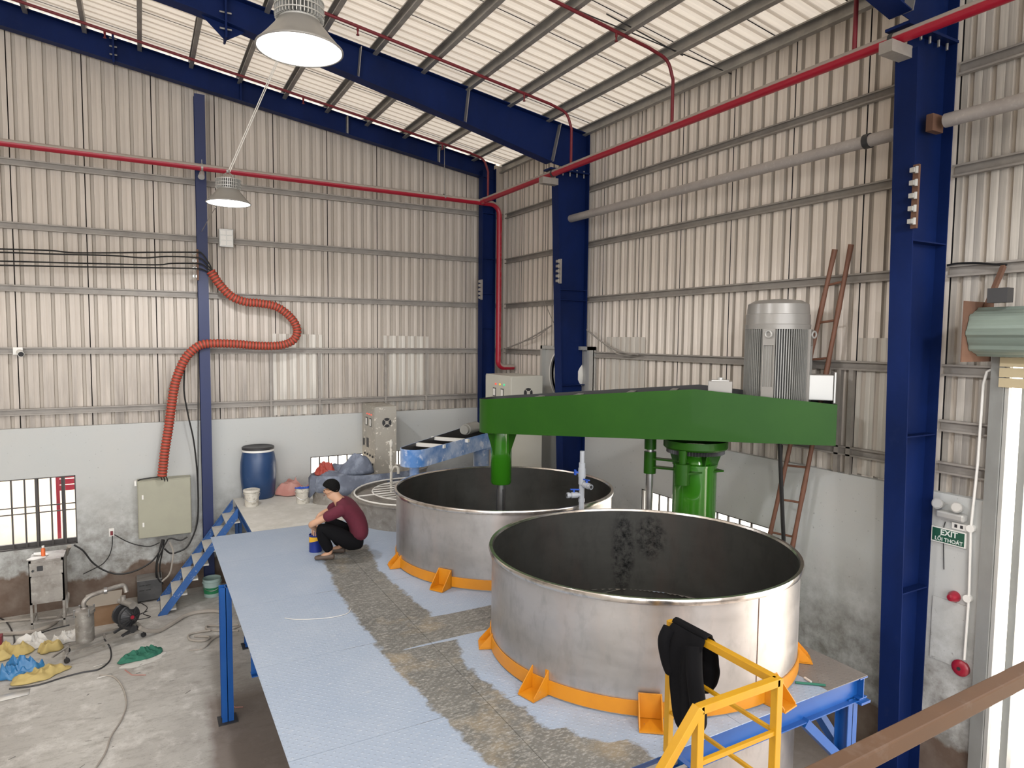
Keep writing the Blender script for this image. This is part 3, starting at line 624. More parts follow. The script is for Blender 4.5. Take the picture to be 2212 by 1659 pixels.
# sprinkler branches
def branch(label, y, dz, heads):
    t = thing('sprinkler_pipe', label, 'pipe', (-4, y, 8.2))
    x1 = -.75
    pts = [(-11.8, y, roofz(-11.8)-dz)] + [(-1.15, y, roofz(-1.15)-dz)]
    z0 = roofz(-1.15)-dz; pts += curve([(-1.15, y, z0), (-.86, y, z0-.09), (-.75, y, z0-.3)], 5)[1:]
    pts += [(-.75, y, 7.12)]
    b = MB(); b.pipe(pts, .021, 10); b.build('branch_pipe', 'redthin', t)
    for hx in heads:
        z = roofz(hx)-dz; b = MB(); b.cyl((hx, y, z), (hx, y, z-.06), .016, n=8); b.cyl((hx, y, z-.06), (hx, y, z-.10), .010, n=8); b.cyl((hx, y, z-.105), (hx, y, z-.112), .022, n=10)
        b.build('sprinkler_head', 'redthin', t)
branch('thin red sprinkler pipe nearest the back wall, under the purlins', -.72, .24, (-7.0, -4.2, -1.7))
branch('thin red sprinkler pipe just in front of the middle roof beam', -3.55, .18, (-6.6, -4.1, -1.6))
branch('thin red sprinkler pipe in the middle of the right-hand bay', -5.8, .18, (-5.9, -3.8, -1.65))
branch('thin red sprinkler pipe dropping to the main near the big column', -8.25, .18, (-5.9, -3.8, -1.65))
# dusty grey conduit pipes
t = thing('steel_pipe', 'dusty grey steel pipe between the two navy columns on the right wall', 'pipe', (-.3, -5.8, 6.4))
b = MB(); b.pipe([(-.3, -2.86, 6.42), (-.3, -8.57, 6.39)], .062, 16); b.build('pipe_length', 'grey_pipe', t)
b = MB(); b.lathe((-.3, -8.13, 6.392), [(.063,-.03),(.072,-.03),(.072,.03),(.063,.03)], 16, axis='y'); b.build('coupling', 'dark', t)
b = MB(); b.box(-.38, -.22, -2.90, -2.84, 6.33, 6.49); b.build('end_bracket', 'rust', t, smooth=False)
t = thing('steel_pipe', 'dusty grey steel pipe leaving the big column toward the right edge', 'pipe', (-.3, -11, 6.4))
b = MB(); b.pipe([(-.3, -8.86, 6.39), (-.3, -13, 6.37)], .062, 16); b.build('pipe_length', 'grey_pipe', t)
b = MB(); b.box(-.39, -.22, -8.80, -8.74, 6.31, 6.46); b.build('end_bracket', 'rust', t, smooth=False)
# ================================================================== LAMPS
def highbay():
    t = thing('high_bay_lamp', 'x', 'lamp', (0, 0, 0)); n = 40
    b = MB(); b.lathe((0,0,0), [(.250,0),(.256,.004),(.256,.012),(.245,.02),(.20,.07),(.15,.13),(.125,.165),(.12,.17)], 48); b.lathe((0,0,0), [(.247,.002),(.24,.014),(.19,.07),(.11,.16)], 48); b.build('shade', 'motor_cap', t, ang=60)
    b = MB(); b.lathe((0,0,0), [(.246,.006),(.0,.006)], 48); b.build('diffuser', 'lamp', t)
    b = MB(); b.cyl((0,0,.16), (0,0,.30), .075, n=24); b.cyl((0,0,.17), (0,0,.18), .12, n=24); b.build('heat_sink_core', 'silver', t)
    b = MB()
    for i in range(n):
        a = 2*PI*i/n; c, s = math.cos(a), math.sin(a); b.bar((.07*c,.07*s,.235), (.142*c,.142*s,.235), .006, .115)
    for z in (.20, .24, .28): b.lathe((0,0,z), [(.138,-.003),(.146,-.003),(.146,.003),(.138,.003)], 40)
    b.build('heat_sink_fin', 'silver', t, smooth=False)['kind'] = 'stuff'
    b = MB(); b.pipe(curve([(-.06,0,.29),(-.05,0,.34),(0,0,.37),(.05,0,.34),(.06,0,.29)], 4), .006, 6); b.lathe((0,0,.39), [(.012,-.02),(.02,0),(.012,.02)], 10, axis='x'); b.build('hook', 'steel', t)
    return t
proto = highbay()
LAMPS = [((-5.77, -8.06, 6.12), 'large high-bay lamp hanging nearest the camera, top left of centre', (-5.75, -8.06, roofz(-5.75)-.05)),
         ((-5.68, -3.47, 6.00), 'smaller looking high-bay lamp hanging by the navy post', (-4.95, -3.02, 8.15))]
for i, (p, lab, top) in enumerate(LAMPS):
    L = proto if i == 0 else copy_tree(proto); L.location = p; L['label'] = lab
    cpt = [(p[0], p[1], p[2]+.38), top]
    b = MB(); b.pipe(cpt, .006, 5)
    if i == 1: b.pipe([(p[0]+.02, p[1], p[2]+.38), tuple(Vector(top)+Vector((.02,0,-.0)))], .006, 5)
    tag(b.build('lamp_cable', 'white', loc=cpt[0]), 'thin pale cable holding the '+('near' if i == 0 else 'far')+' high-bay lamp', 'cable')
    lamp_light(p)
# lamp row carried on behind the camera, plus unseen lamps added for fill light
for q_, p in enumerate(((-5.75, -12.7, 6.1), (-14.5, -9.5, 6.1), (-14.5, -16, 6.1), (-5.75, -17.5, 6.1), (-2.3, -11.7, 6.4))):
    L = copy_tree(proto); L.location = p; L['label'] = ['high-bay lamp hanging above the camera', 'unseen high-bay lamp added for fill light, far left beyond the frame', 'unseen high-bay lamp added for fill light, far behind and left of the camera', 'high-bay lamp behind the camera near the back row', 'unseen high-bay lamp added to brighten the right wall, over the doorway just outside the picture'][q_]; L['group'] = 'unseen high-bay lamps'
    lamp_light(p)
STAINS = []
for px, py, a_, b_ in ((1345, 1190, .15, .55), (1405, 1160, .2, .28)):
    # dark splashes on the inner back of the near tank
    best = None
    for k in range(400):
        q = dep(px, py, 6+k*.01)
        if math.hypot(q.x+2.71, q.y+7.70) > 1.28 and k > 20: best = q; break
    STAINS.append((best.x, best.y, best.z, a_, b_))
MT['inox_stain'] = stained_inside()
# ================================================================== TANKS
def ring_xy(c, r, a, ov=1.0):
    # slight ovality of the thin shells, long axis across the view
    u, v = r*math.cos(a), r*math.sin(a); return c[0]+u, c[1]+v
def big_tank(label, c, R, zr, zb, inmat, brackets, holes):
    t = thing('mixing_tank', label, 'tank', (c[0], c[1], ZP)); n = 96
    OV = (1.055, .985); ca, sa = math.cos(-CYAW), math.sin(-CYAW)
    def shell(prof):
        b = MB(); vs = []
        for r, z in prof:
            for i in range(n):
                a = 2*PI*i/n; u, v = r*math.cos(a)*OV[0], r*math.sin(a)*OV[1]
                vs.append((c[0]+u*ca-v*sa, c[1]+u*sa+v*ca, z))
        return b.add(vs, [(j*n+i, j*n+(i+1)%n, (j+1)*n+(i+1)%n, (j+1)*n+i) for j in range(len(prof)-1) for i in range(n)])
    shell([(R, zb), (R, ZP+.12), (R, zr-.03)]).build('outer_wall', 'inox', t, ang=60)
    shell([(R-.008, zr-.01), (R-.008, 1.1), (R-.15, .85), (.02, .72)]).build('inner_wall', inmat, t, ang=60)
    shell([(R-.012, zr-.006), (R-.004, zr+.012), (R+.022, zr+.012), (R+.028, zr-.004), (R+.022, zr-.034), (R, zr-.036)]).build('rim', 'rim', t, ang=50)
    shell([(R+.002, ZP+.125), (R+.012, ZP+.125), (R+.014, ZP+.015), (R+.002, ZP+.015)]).build('base_ring', 'yellow', t)
    shell([(R, zb), (R-.3, zb-.12), (.02, zb-.2)]).build('tank_bottom', 'inox', t, ang=60)
    for a0 in (-1.05, .5, 2.4):    # vertical weld seams
        b = MB()
        x = c[0]+(R*OV[0]*math.cos(a0)*ca-R*OV[1]*math.sin(a0)*sa); y = c[1]+(R*OV[0]*math.cos(a0)*sa+R*OV[1]*math.sin(a0)*ca)
        b.bar((x, y, ZP+.13), (x, y, zr-.04), .006, .006); b.build('weld_seam', 'rust', t)
    for k, a in enumerate(brackets):
        d = Vector((math.cos(a), math.sin(a), 0)); s_ = Vector((-d.y, d.x, 0)); p = Vector((c[0], c[1], 0)) + d*(R*1.005); g = .085
        b = MB()
        for sg in (-1, 1):
            q = p + s_*g*sg; b.prism([q+Vector((0,0,ZP+.013)), q+d*.17+Vector((0,0,ZP+.013)), q+d*.17+Vector((0,0,ZP+.03)), q+d*.01+Vector((0,0,ZP+.20))], (0,0,0), s_*.008*-sg)
        b.prism([p+s_*g+Vector((0,0,ZP+.004)), p-s_*g+Vector((0,0,ZP+.004)), p-s_*g+d*.18+Vector((0,0,ZP+.004)), p+s_*g+d*.18+Vector((0,0,ZP+.004))], (0,0,0), (0,0,.012))
        b.prism([p+s_*g+Vector((0,0,ZP+.02)), p-s_*g+Vector((0,0,ZP+.02)), p-s_*g+Vector((0,0,ZP+.2)), p+s_*g+Vector((0,0,ZP+.2))], (0,0,0), d*.014)
        b.build('foot_bracket', 'yellow', t, smooth=False)
    return t
T1, T2, RT, ZR = (-2.72, -7.70), (-2.66, -4.98), 1.285, 2.53
def ang_of(c, px, py):
    q = at(px, py, 'z', ZP+.02); return math.atan2(q.y-c[1], q.x-c[0])
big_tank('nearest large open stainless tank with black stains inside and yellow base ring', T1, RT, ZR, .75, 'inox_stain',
         [ang_of(T1, 1035, 1390), ang_of(T1, 1125, 1510), ang_of(T1, 1408, 1585), ang_of(T1, 1700, 1525), ang_of(T1, 1735, 1420), 1.9], 0)
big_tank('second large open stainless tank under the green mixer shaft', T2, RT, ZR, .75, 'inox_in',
         [ang_of(T2, 840, 1222), ang_of(T2, 940, 1275), -.9, .3, 1.6], 0)
# old tanks behind
c3 = (-2.92, -2.64); R3 = 1.0; z3 = 2.0
t = thing('old_tank', 'dusty old tank with a white wire grid lid, behind the crouching man', 'tank', (c3[0], c3[1], ZP))
b = MB(); b.lathe((c3[0], c3[1], 0), [(R3, ZP), (R3, z3-.02), (R3+.02, z3-.02), (R3+.02, z3), (R3-.03, z3)], 72); b.build('wall', 'dustymetal', t)
b = MB(); b.lathe((c3[0], c3[1], 0), [(R3-.02, z3), (R3-.02, z3-.05), (.02, z3-.06)], 72); b.build('inner_wall', 'dustymetal', t)
def ringpts(c, r, z, n=48, a0=0, a1=2*PI): return [(c[0]+r*math.cos(a0+(a1-a0)*i/n), c[1]+r*math.sin(a0+(a1-a0)*i/n), z) for i in range(n+1)]
b = MB(); b.pipe(ringpts(c3, .97, z3+.02), .013, 6); b.pipe(ringpts(c3, .70, z3+.03), .011, 6)
for k in range(-4, 5):
    y = k*.15; x = math.sqrt(max(.0, .70**2-y*y)); b.pipe([(c3[0]-x, c3[1]+y, z3+.03), (c3[0]+x, c3[1]+y, z3+.03)], .009, 5)
b.pipe([(c3[0]-.97, c3[1]-.02, z3+.03), (c3[0]+.97, c3[1]+.02, z3+.03)], .011, 5)
b.build('grid_lid', 'white', t)
c4 = (-3.22, -1.22); R4_ = 1.0; z4 = 2.10
t = thing('old_tank', 'dusty grey old tank against the back wall with tarpaulin over its edge', 'tank', (c4[0], c4[1], ZP))
b = MB(); b.lathe((c4[0], c4[1], 0), [(R4_, ZP), (R4_, z4-.02), (R4_+.02, z4-.02), (R4_+.02, z4), (R4_-.03, z4), (R4_-.03, z4-.12), (.02, z4-.16)], 64, sy=.43); b.build('wall', 'dustymetal', t)
# crumpled cloth helper -------------------------------------------------
def crumple(name, label, cat, c, rx, ry, h, mat, seed, folds=2.2, rot=0, res=48, sharp=.5, parent=None, base=None, group=None):
    b = MB(); n = res; m = res//2; vs = []; ca, sa = math.cos(rot), math.sin(rot)
    for j in range(m+1):
        for i in range(n):
            a = 2*PI*i/n; q = j/m; r = q
            ex = 1 + .45*mnoise.noise(Vector((math.cos(a)*1.5, math.sin(a)*1.5, seed))) + .10*mnoise.noise(Vector((math.cos(a)*5, math.sin(a)*5, seed)))
            u, v = rx*r*math.cos(a)*ex, ry*r*math.sin(a)*ex
            def rd(f, k_): return max(0, 1-abs(mnoise.noise(Vector((u*f+v*f*.35, v*f*.8, seed+k_))))*3.2)**2
            hh = (1-q**5)*h*(.34+.42*mnoise.noise(Vector((u*folds, v*folds, seed*3.3))) + .50*rd(folds*1.3, 5)*(.4+sharp) + .34*rd(folds*2.9, 9)*(.25+sharp) + sharp*.22*rd(folds*6, 2))
            vs.append((c[0]+u*ca-v*sa, c[1]+u*sa+v*ca, c[2]+max(.004, hh) if j < m else c[2]))
    fs = [(j*n+i, j*n+(i+1)%n, (j+1)*n+(i+1)%n, (j+1)*n+i) for j in range(m) for i in range(n)] + [tuple(range(m*n, m*n+n))]
    b.add(vs, fs); o = b.build(name, mat, parent, loc=None if parent else tuple(c), ang=60, sub=1)
    if not parent: tag(o, label, cat, group)
    return o
# tarp over tank 4
t = thing('tarpaulin', 'crumpled grey-blue tarpaulin heaped over the rear old tank', 'tarpaulin', (-3.6, -1.3, z4))
crumple('heap', '', '', (-3.72, -1.15, z4-.10), .50, .36, .46, 'tarp', 3.2, 1.5, .3, parent=t, res=40, sharp=.05)
crumple('upper_fold', '', '', (-3.50, -1.20, z4-.05), .36, .24, .56, 'tarp', 7.7, 1.9, -.3, parent=t, res=36, sharp=.12)
b = MB(); vs = []; n = 40
for j, (dr, z) in enumerate(((-.04, z4+.01), (.03, z4+.025), (.05, z4-.04), (.045, z4-.16), (.06, z4-.27))):
    for i in range(n+1):
        a = 2.55 + (5.35-2.55)*i/n; w_ = .02*math.sin(i*1.3+j*.4)+.012*math.sin(i*2.9); dz = .05*math.sin(i*.5)+.03*math.sin(i*1.1) if j == 4 else 0
        vs.append((c4[0]+(R4_+dr+w_*(j > 1))*math.cos(a), c4[1]+(R4_+dr+w_*(j > 1))*math.sin(a)*.43-.01, z+dz))
b.add(vs, [(j*(n+1)+i, j*(n+1)+i+1, (j+1)*(n+1)+i+1, (j+1)*(n+1)+i) for j in range(4) for i in range(n)]); b.build('skirt', 'tarp', t, ang=70, solid=.006)
crumple('bag', 'red woven bag tucked in the tarpaulin on the rear old tank', 'bag', (-4.0, -1.10, z4-.02), .20, .17, .25, 'redbag', 1.3, 4)
# ================================================================== PLATFORM
pf = thing('work_platform', 'raised steel work platform with pale blue-grey and bare chequer plates around the tanks', 'platform', (-3.7, -5.8, FZ))
X0, X1, Y0, Y1 = -5.885, -1.45, -9.10, -2.49
strip = [(-9.2, -4.72), (-8.65, -4.757), (-7.1, -4.866), (-5.55, -4.87), (-3.95, -4.72), (-3.6, -4.5)]
inner = [(-9.1, -3.70), (-8.6, -4.10), (-8.5, -4.20), (-7.94, -4.25), (-7.4, -4.32), (-6.87, -4.19), (-6.86, -9), (-6.36, -9), (-6.34, -4.19), (-4.82, -4.25), (-3.9, -4.1)]
def paint(x, y):
    if y > -3.75: e = .6 + (y+3.75)
    else: e = 0
    s1 = strip_d = lerp_tab(strip, y) - x
    if -6.86 < y < -6.36: s2 = -.3
    else: s2 = x - lerp_tab(inner, y)
    if y < -8.50 and x > -4.3: s2 = min(s2, (x - (-4.05)) *.7 + (y+8.95)*-.0) if y > -8.85 else x+3.75
    if x > -1.95 and y < -8.0: s2 = -.3
    if x > -1.7: s2 = -.3
    v = max(s1, s2, (y+3.78) if x > -5 else -1)
    return max(0, min(1, .5 + v*2.2))
def deck_plate(x0, x1, y0, y1):
    g = .0; nx = max(2, int((x1-x0)/.035)); ny = max(2, int((y1-y0)/.035)); b = MB(); vs = []; fs = []
    for j in range(ny+1):
        for i in range(nx+1): vs.append((x0+.002+(x1-x0-.004)*i/nx, y0+.002+(y1-y0-.004)*j/ny, ZP))
    hole = lambda x, y: min(math.hypot(x-T1[0], y-T1[1]), math.hypot(x-T2[0], y-T2[1])) < RT-.03
    for j in range(ny):
        for i in range(nx):
            q = j*(nx+1)+i; cx = (vs[q][0]+vs[q+1][0])/2; cy = (vs[q][1]+vs[q+nx+1][1])/2
            if not hole(cx, cy): fs.append((q, q+1, q+nx+2, q+nx+1))
    if not fs: return
    # underside and edges
    n = len(vs); vs2 = [(x0+.002, y0+.002, ZP-.006), (x1-.002, y0+.002, ZP-.006), (x1-.002, y1-.002, ZP-.006), (x0+.002, y1-.002, ZP-.006)]
    c = [0, nx, (ny+1)*(nx+1)-1, ny*(nx+1)]
    fs2 = [(c[0], c[1], n+1, n), (c[1], c[2], n+2, n+1), (c[2], c[3], n+3, n+2), (c[3], c[0], n, n+3)]
    b.add(vs+vs2, fs+fs2); o = b.build('deck_plate', 'deck', pf, smooth=False)
    me = o.data; off = woff(pf); a = me.attributes.new('paint', 'FLOAT', 'POINT'); a2 = me.attributes.new('smooth_steel', 'FLOAT', 'POINT')
    a.data.foreach_set('value', [paint(v.co.x+off.x, v.co.y+off.y) for v in me.vertices])
    a2.data.foreach_set('value', [1. if (v.co.x+off.x > -2.2 and v.co.y+off.y < -7.0) else 0. for v in me.vertices])
YB = [Y0, -8.0, -6.62, -5.2, -3.70, Y1]; XB = [X0, -4.42, -2.94, X1]
for i in range(3):
    for j in range(5): deck_plate(XB[i], XB[i+1], YB[j], YB[j+1])
def ibeam(p, q, h, wd, name, mat='blue', parent=pf):
    p = Vector(p); q = Vector(q); b = MB(); up = Vector((0,0,1))
    b.bar(p-up*.005, q-up*.005, wd, .01); b.bar(p-up*(h-.005), q-up*(h-.005), wd, .01); b.bar(p-up*h/2, q-up*h/2, .008, h-.02)
    return b.build(name, mat, parent, smooth=False)
zt = ZP-.008
ibeam((X0+.45, Y0, zt), (X0+.45, Y1, zt), .18, .1, 'edge_beam'); ibeam((X1-.05, Y0, zt), (X1-.05, Y1, zt), .18, .1, 'edge_beam')
ibeam((X0, Y0+.06, zt), (X1, Y0+.06, zt), .20, .1, 'edge_beam'); ibeam((X0+.4, Y1-.05, zt), (X1, Y1-.05, zt), .18, .1, 'edge_beam'); ibeam((X0+.02, -4.5, zt), (-4.3, -4.5, zt), .12, .08, 'cross_beam')
ibeam((X0, -6.33, zt), (X1, -6.33, zt), .18, .1, 'cross_beam')
ibeam((-4.3, Y0, zt), (-4.3, Y1, zt), .18, .1, 'cross_beam')
def hleg(x, y, top):
    b = MB(); s = .06
    b.box(x-s, x+s, y-s, y-s+.008, FZ, top); b.box(x-s, x+s, y+s-.008, y+s, FZ, top); b.box(x-.004, x+.004, y-s, y+s, FZ, top)
    o = b.build('leg', 'blue', pf, smooth=False)
    b = MB(); b.box(x-.10, x+.10, y-.10, y+.10, FZ, FZ+.012); b.build('foot_plate', 'dark', o, smooth=False)
for x, y in ((-5.905, -4.5), (X0+.45, -8.8), (X0+.45, -2.7), (X1-.12, Y0+.1), (X1-.12, -6.33), (X1-.12, -2.7), (-4.3, Y0+.1), (-4.3, -6.33), (-4.3, -2.7)): hleg(x, y, zt-.18 if x > -5.8 else zt)
for p, q in (((X1-.12, Y0+.04, FZ+.75), (X1-.75, Y0+.04, zt-.2)), ((X1-.05, Y0+.1, FZ+.75), (X1-.05, Y0+.75, zt-.2))):
    b = MB(); b.bar(p, q, .07, .07); b.build('knee_brace', 'blue', pf, smooth=False)
b = MB(); b.box(X1-.1, X1+.02, Y0-.02, Y0+.16, zt-.02-.20, zt-.20); b.build('cap_plate', 'blue', pf, smooth=False)
# landing at the front edge
Lx0, Lx1, Ly0 = -4.22, -3.60, -9.98
for y in [Y0-.06-.09*i for i in range(11)]:
    if y < Ly0: break
    b = MB(); b.bar((Lx0, y, ZP-.02), (Lx1, y, ZP-.02), .03, .035); b.build('landing_bar', 'motor_cap', pf, smooth=False)
for x in (Lx0, Lx1): b = MB(); b.bar((x, Y0, ZP-.06), (x, Ly0, ZP-.06), .04, .12); b.build('landing_frame', 'blue', pf, smooth=False)
b = MB(); b.bar((Lx0, Ly0, ZP-.06), (Lx1, Ly0, ZP-.06), .04, .12); b.build('landing_frame', 'blue', pf, smooth=False)
# old white deck
of = thing('old_platform', 'older white dusty platform deck along the back wall', 'platform', (-3, -1.3, FZ))
for i, (xa, xb) in enumerate(((-5.35, -3.9), (-3.9, -2.45), (-2.45, -.7))):
    b = MB(); b.box(xa+.001, xb-.001, -2.485, -.28, ZP-.008, ZP); b.build('deck_plate', 'whitedeck', of, smooth=False)
ibeam((-5.30, -2.45, zt), (-5.30, -.28, zt), .15, .08, 'edge_beam', 'blue_worn', of); ibeam((-5.3, -.32, zt), (-.7, -.32, zt), .15, .08, 'edge_beam', 'blue_worn', of)
for x, y in ((-5.28, -.36), (-5.28, -2.40), (-.8, -.36)):
    b = MB(); b.box(x-.05, x+.05, y-.05, y-.042, FZ, zt-.15); b.box(x-.05, x+.05, y+.042, y+.05, FZ, zt-.15); b.box(x-.004, x+.004, y-.05, y+.05, FZ, zt-.15); b.build('leg', 'blue_worn', of, smooth=False)
# stair at the left
st = thing('steel_stair', 'steep blue steel stair with white treads leading up to the old deck', 'stair', (-6, -.68, FZ))
top = Vector((-5.36, 0, ZP-.01)); bot = Vector((-6.52, 0, FZ)); ys = (-1.02, -.34)
for y in ys:
    b = MB(); p = Vector((top.x, y, top.z)); q = Vector((bot.x, y, bot.z)); d = (q-p).normalized(); up = Vector((-d.z, 0, d.x)); up = up if up.z > 0 else -up
    b.prism([p, q, q+Vector((.12, 0, 0)), p+Vector((0, 0, -.15))], (0, -.004, 0), (0, .008, 0))
    b.prism([p+Vector((0,0,.0)), q, q+Vector((.0,0,-.0))+up*.008, p+up*.008], (0, -.0 if y < -.7 else -.04, 0), (0, .04, 0)); b.build('stringer', 'blue_worn', st, smooth=False)
for k in range(1, 8):
    z = ZP - .01 - .208*k; x = top.x + (bot.x-top.x)*(.208*k/(top.z-bot.z)) 
    b = MB(); b.box(x-.02, x+.19, ys[0]+.006, ys[1]-.006, z-.025, z); b.build('tread', 'whitedeck', st, smooth=False)
# ================================================================== YELLOW GUARD RAIL
gr = thing('guard_rail', 'yellow square-tube guard rail around the stair landing in front of the near tank', 'railing', (-3.63, -9.5, ZP))
ZT = 2.55; A = (-3.63, -9.09); B = (-3.63, -9.93); C_ = (-4.22, -9.93)
def post(x, y, z0, z1, w_=.045):
    b = MB(); b.box(x-w_/2, x+w_/2, y-w_/2, y+w_/2, z0, z1); b.build('post', 'railyellow', gr, smooth=False, bevel=.003)
def rail(p, q, w_=.045, nm='top_rail'):
    b = MB(); b.bar(p, q, w_, w_); b.build(nm, 'railyellow', gr, smooth=False, bevel=.003)
post(A[0], A[1], ZP-.0, ZT); post(B[0], B[1], ZP-.1, ZT); post(C_[0], C_[1], ZP-.1, ZT)
rail((A[0], A[1], ZT-.02), (B[0], B[1], ZT-.02)); rail((B[0], B[1], ZT-.02), (C_[0], C_[1], ZT-.02))
for z in (2.24, 1.93):
    rail((A[0], A[1], z), (B[0], B[1], z), .022, 'middle_rail')
    rail((B[0], B[1], z), (C_[0], C_[1], z), .026, 'middle_rail')
rail((C_[0], C_[1], ZT-.01), (C_[0]-1.2, C_[1], ZT-1.35), .05, 'stair_handrail'); rail((C_[0], C_[1], ZT-.55), (C_[0]-.8, C_[1], ZT-1.45), .026, 'stair_middle_rail')
# second flight going down
s2 = thing('steel_stair', 'stair going down from the front landing, mostly below the frame', 'stair', (-4.9, -9.6, FZ))
for y in (-9.25, -9.93):
    b = MB(); b.prism([(-4.24, y, ZP-.02), (-5.5, y, FZ), (-5.36, y, FZ), (-4.24, y, ZP-.2)], (0,-.004,0), (0,.008,0)); b.build('stringer', 'blue', s2, smooth=False)
for k in range(1, 7):
    b = MB(); z = ZP-.02-.22*k; x = -4.24-1.26*(.22*k)/(ZP-.02-FZ); b.box(x-.02, x+.18, -9.92, -9.26, z-.02, z); b.build('tread', 'blue', s2, smooth=False)
# black coat hung on the rail
def coat():
    t = thing('black_jacket', 'black jacket hanging over the top of the yellow guard rail', 'jacket', (-3.63, -9.35, 1.95))
    def cloth(name, x0, ylist, zlist, seed, amp=.02):
        b = MB(); n = len(ylist); m = 18; vs = []
        for j in range(m+1):
            q = j/m
            for i in range(n):
                y = ylist[i]; zt_, zb_ = zlist[i]; y2 = y + (.035*math.sin(q*4+seed))*(q) 
                z = zt_ + (zb_-zt_)*q; x = x0(q) + amp*math.sin(i*1.7+seed+q*1.5)*min(1, q*3) + amp*.7*mnoise.noise(Vector((i*.6, q*5, seed)))
                vs.append((x, y2, z))
        b.add(vs, [(j*n+i, j*n+i+1, (j+1)*n+i+1, (j+1)*n+i) for j in range(m) for i in range(n-1)])
        return b.build(name, 'trouser', t, ang=80, solid=.012, sub=1)
    ys_ = [-9.13-.037*i for i in range(9)]
    # camera side panel (camera is towards -x)
    zb = [2.32, 2.24, 1.98, 1.92, 1.90, 1.97, 2.04, 2.08, 2.10]
    cloth('front_panel', lambda q: -3.655-.05*min(1, q*5)-.02*q, ys_, [(2.565, z) for z in zb], .4)
    zb = [2.35, 2.3, 2.25, 2.2, 2.15, 2.12, 2.15, 2.2, 2.25]
    cloth('back_panel', lambda q: -3.605+.05*min(1, q*5)+.02*q, ys_, [(2.565, z) for z in zb], 2.4)
    b = MB(); vs = []
    for i, y in enumerate(ys_):
        for k in range(5): a = PI*k/4; vs.append((-3.63-.028*math.cos(a), y, 2.562+.022*math.sin(a)))
    b.add(vs, [(i*5+k, i*5+k+1, i*5+k+6, i*5+k+5) for i in range(8) for k in range(4)]); b.build('collar_fold', 'trouser', t, solid=.012)
    b = MB(); b.pipe(curve([(-3.69, -9.36, 2.50), (-3.73, -9.41, 2.35), (-3.72, -9.44, 2.15), (-3.70, -9.43, 2.02)], 5), [.05]*15+[.04], 10); b.build('sleeve', 'trouser', t)
    b = MB(); b.pipe(curve([(-3.69, -9.14, 2.53), (-3.72, -9.13, 2.45), (-3.71, -9.15, 2.33), (-3.70, -9.19, 2.25)], 5), [.045]*15+[.035], 10); b.build('sleeve', 'trouser', t)
coat()
# brown rail close to the camera
b = MB(); pa, pb = at(1860, 1636, 'z', 3.6), at(2212, 1457, 'z', 3.6); dd = pb-pa; b.bar(pa-dd*.9, pb+dd*2.2, .037, .037); tag(b.build('hand_rail', 'brownrail', smooth=False, bevel=.004), 'worn brown square handrail in the bottom right foreground', 'handrail')
# ================================================================== GREEN MIXER
SH = Vector((-2.70, -4.97, 0)); CC = Vector((-1.118, -6.735, 0)); U = (CC-SH).normalized(); NN = Vector((U.y, -U.x, 0)); NN = NN if NN.y < 0 else -NN
gm = thing('green_mixer', 'large green industrial mixer with belt arm on a round post and motor', 'mixer', (CC.x, CC.y, FZ))
def lens(w0, wm, we, L0, L1, z0l, z1l, inner=0):
    """plan outline points going round; returns list (pos, zbot, ztop)"""
    out = []
    Lc = (CC-SH).length
    def zz(s): return lerp_tab([(-.3, z0l[0]), (Lc, z0l[1]), (L1, z0l[2])], s), lerp_tab([(-.3, z1l[0]), (Lc, z1l[1]), (L1, z1l[2])], s)
    a_ = math.atan2(wm-w0, Lc)
    for i in range(13):
        a = PI/2 + PI*i/12
        s = w0*math.cos(a); n_ = w0*math.sin(a); out.append((s, n_))
    out += [(Lc, -wm), (L1, -we), (L1, min(we, .14)), (Lc, wm)]
    res = []
    for s, n_ in out: zb_, zt_ = zz(s); res.append((SH+U*s-NN*n_, zb_, zt_))
    return res
ARM_L1 = 3.78
zB, zT = (3.23, 3.315, 3.335), (3.64, 3.875, 3.76)
OUT = lens(.28, .42, .36, 0, ARM_L1, zB, zT); IN = lens(.27, .41, .35, 0, ARM_L1-.01, zB, zT)
b = MB(); n = len(OUT); vs = [Vector((p.x,p.y,zb_)) for p, zb_, zt_ in OUT] + [Vector((p.x,p.y,zt_)) for p, zb_, zt_ in OUT] + [Vector((p.x,p.y,zt_)) for p, zb_, zt_ in IN] + [Vector((p.x,p.y,zb_+.02)) for p, zb_, zt_ in IN]
fs = []
for k in range(3): fs += [(k*n+i, k*n+(i+1)%n, (k+1)*n+(i+1)%n, (k+1)*n+i) for i in range(n)]
fs += [tuple(range(n)), tuple(range(3*n, 4*n))]
b.add(vs, fs); b.mi = [1 if i >= 2*n else 0 for i in range(len(b.f))]; b.mi[3*n] = 0; b.build('belt_arm', ['green', 'dark'], gm, ang=25)
# cross ties in the open top and a dark floor
for s in (.45, .95, 1.6, 2.1, 3.0):
    Lc = (CC-SH).length; hw = lerp_tab([(0, .27), (Lc, .41), (ARM_L1, .35)], s)-.01; zz = lerp_tab([(-.3, zT[0]), (Lc, zT[1]), (ARM_L1, zT[2])], s)-.03; p = SH+U*s
    b = MB(); b.bar(p+NN*hw+Vector((0,0,zz)), p-NN*hw+Vector((0,0,zz)), .07, .01); b.build('cross_tie', 'greytop', gm, smooth=False)
def big_pulley(p, r, z, nm):
    b = MB(); b.lathe((p.x, p.y, z), [(.02,-.05),(r,-.05),(r,.05),(.02,.05)], 28); b.build(nm, 'dark', gm)
big_pulley(SH, .2, 3.45, 'pulley'); big_pulley(SH+U*3.25, .14, 3.45, 'pulley')
b = MB()
for sg in (-1, 1): b.bar(SH+NN*sg*.19+Vector((0,0,3.45)), SH+U*3.25+NN*sg*.13+Vector((0,0,3.45)), .012, .08)
b.build('drive_belt', 'black', gm, smooth=False)
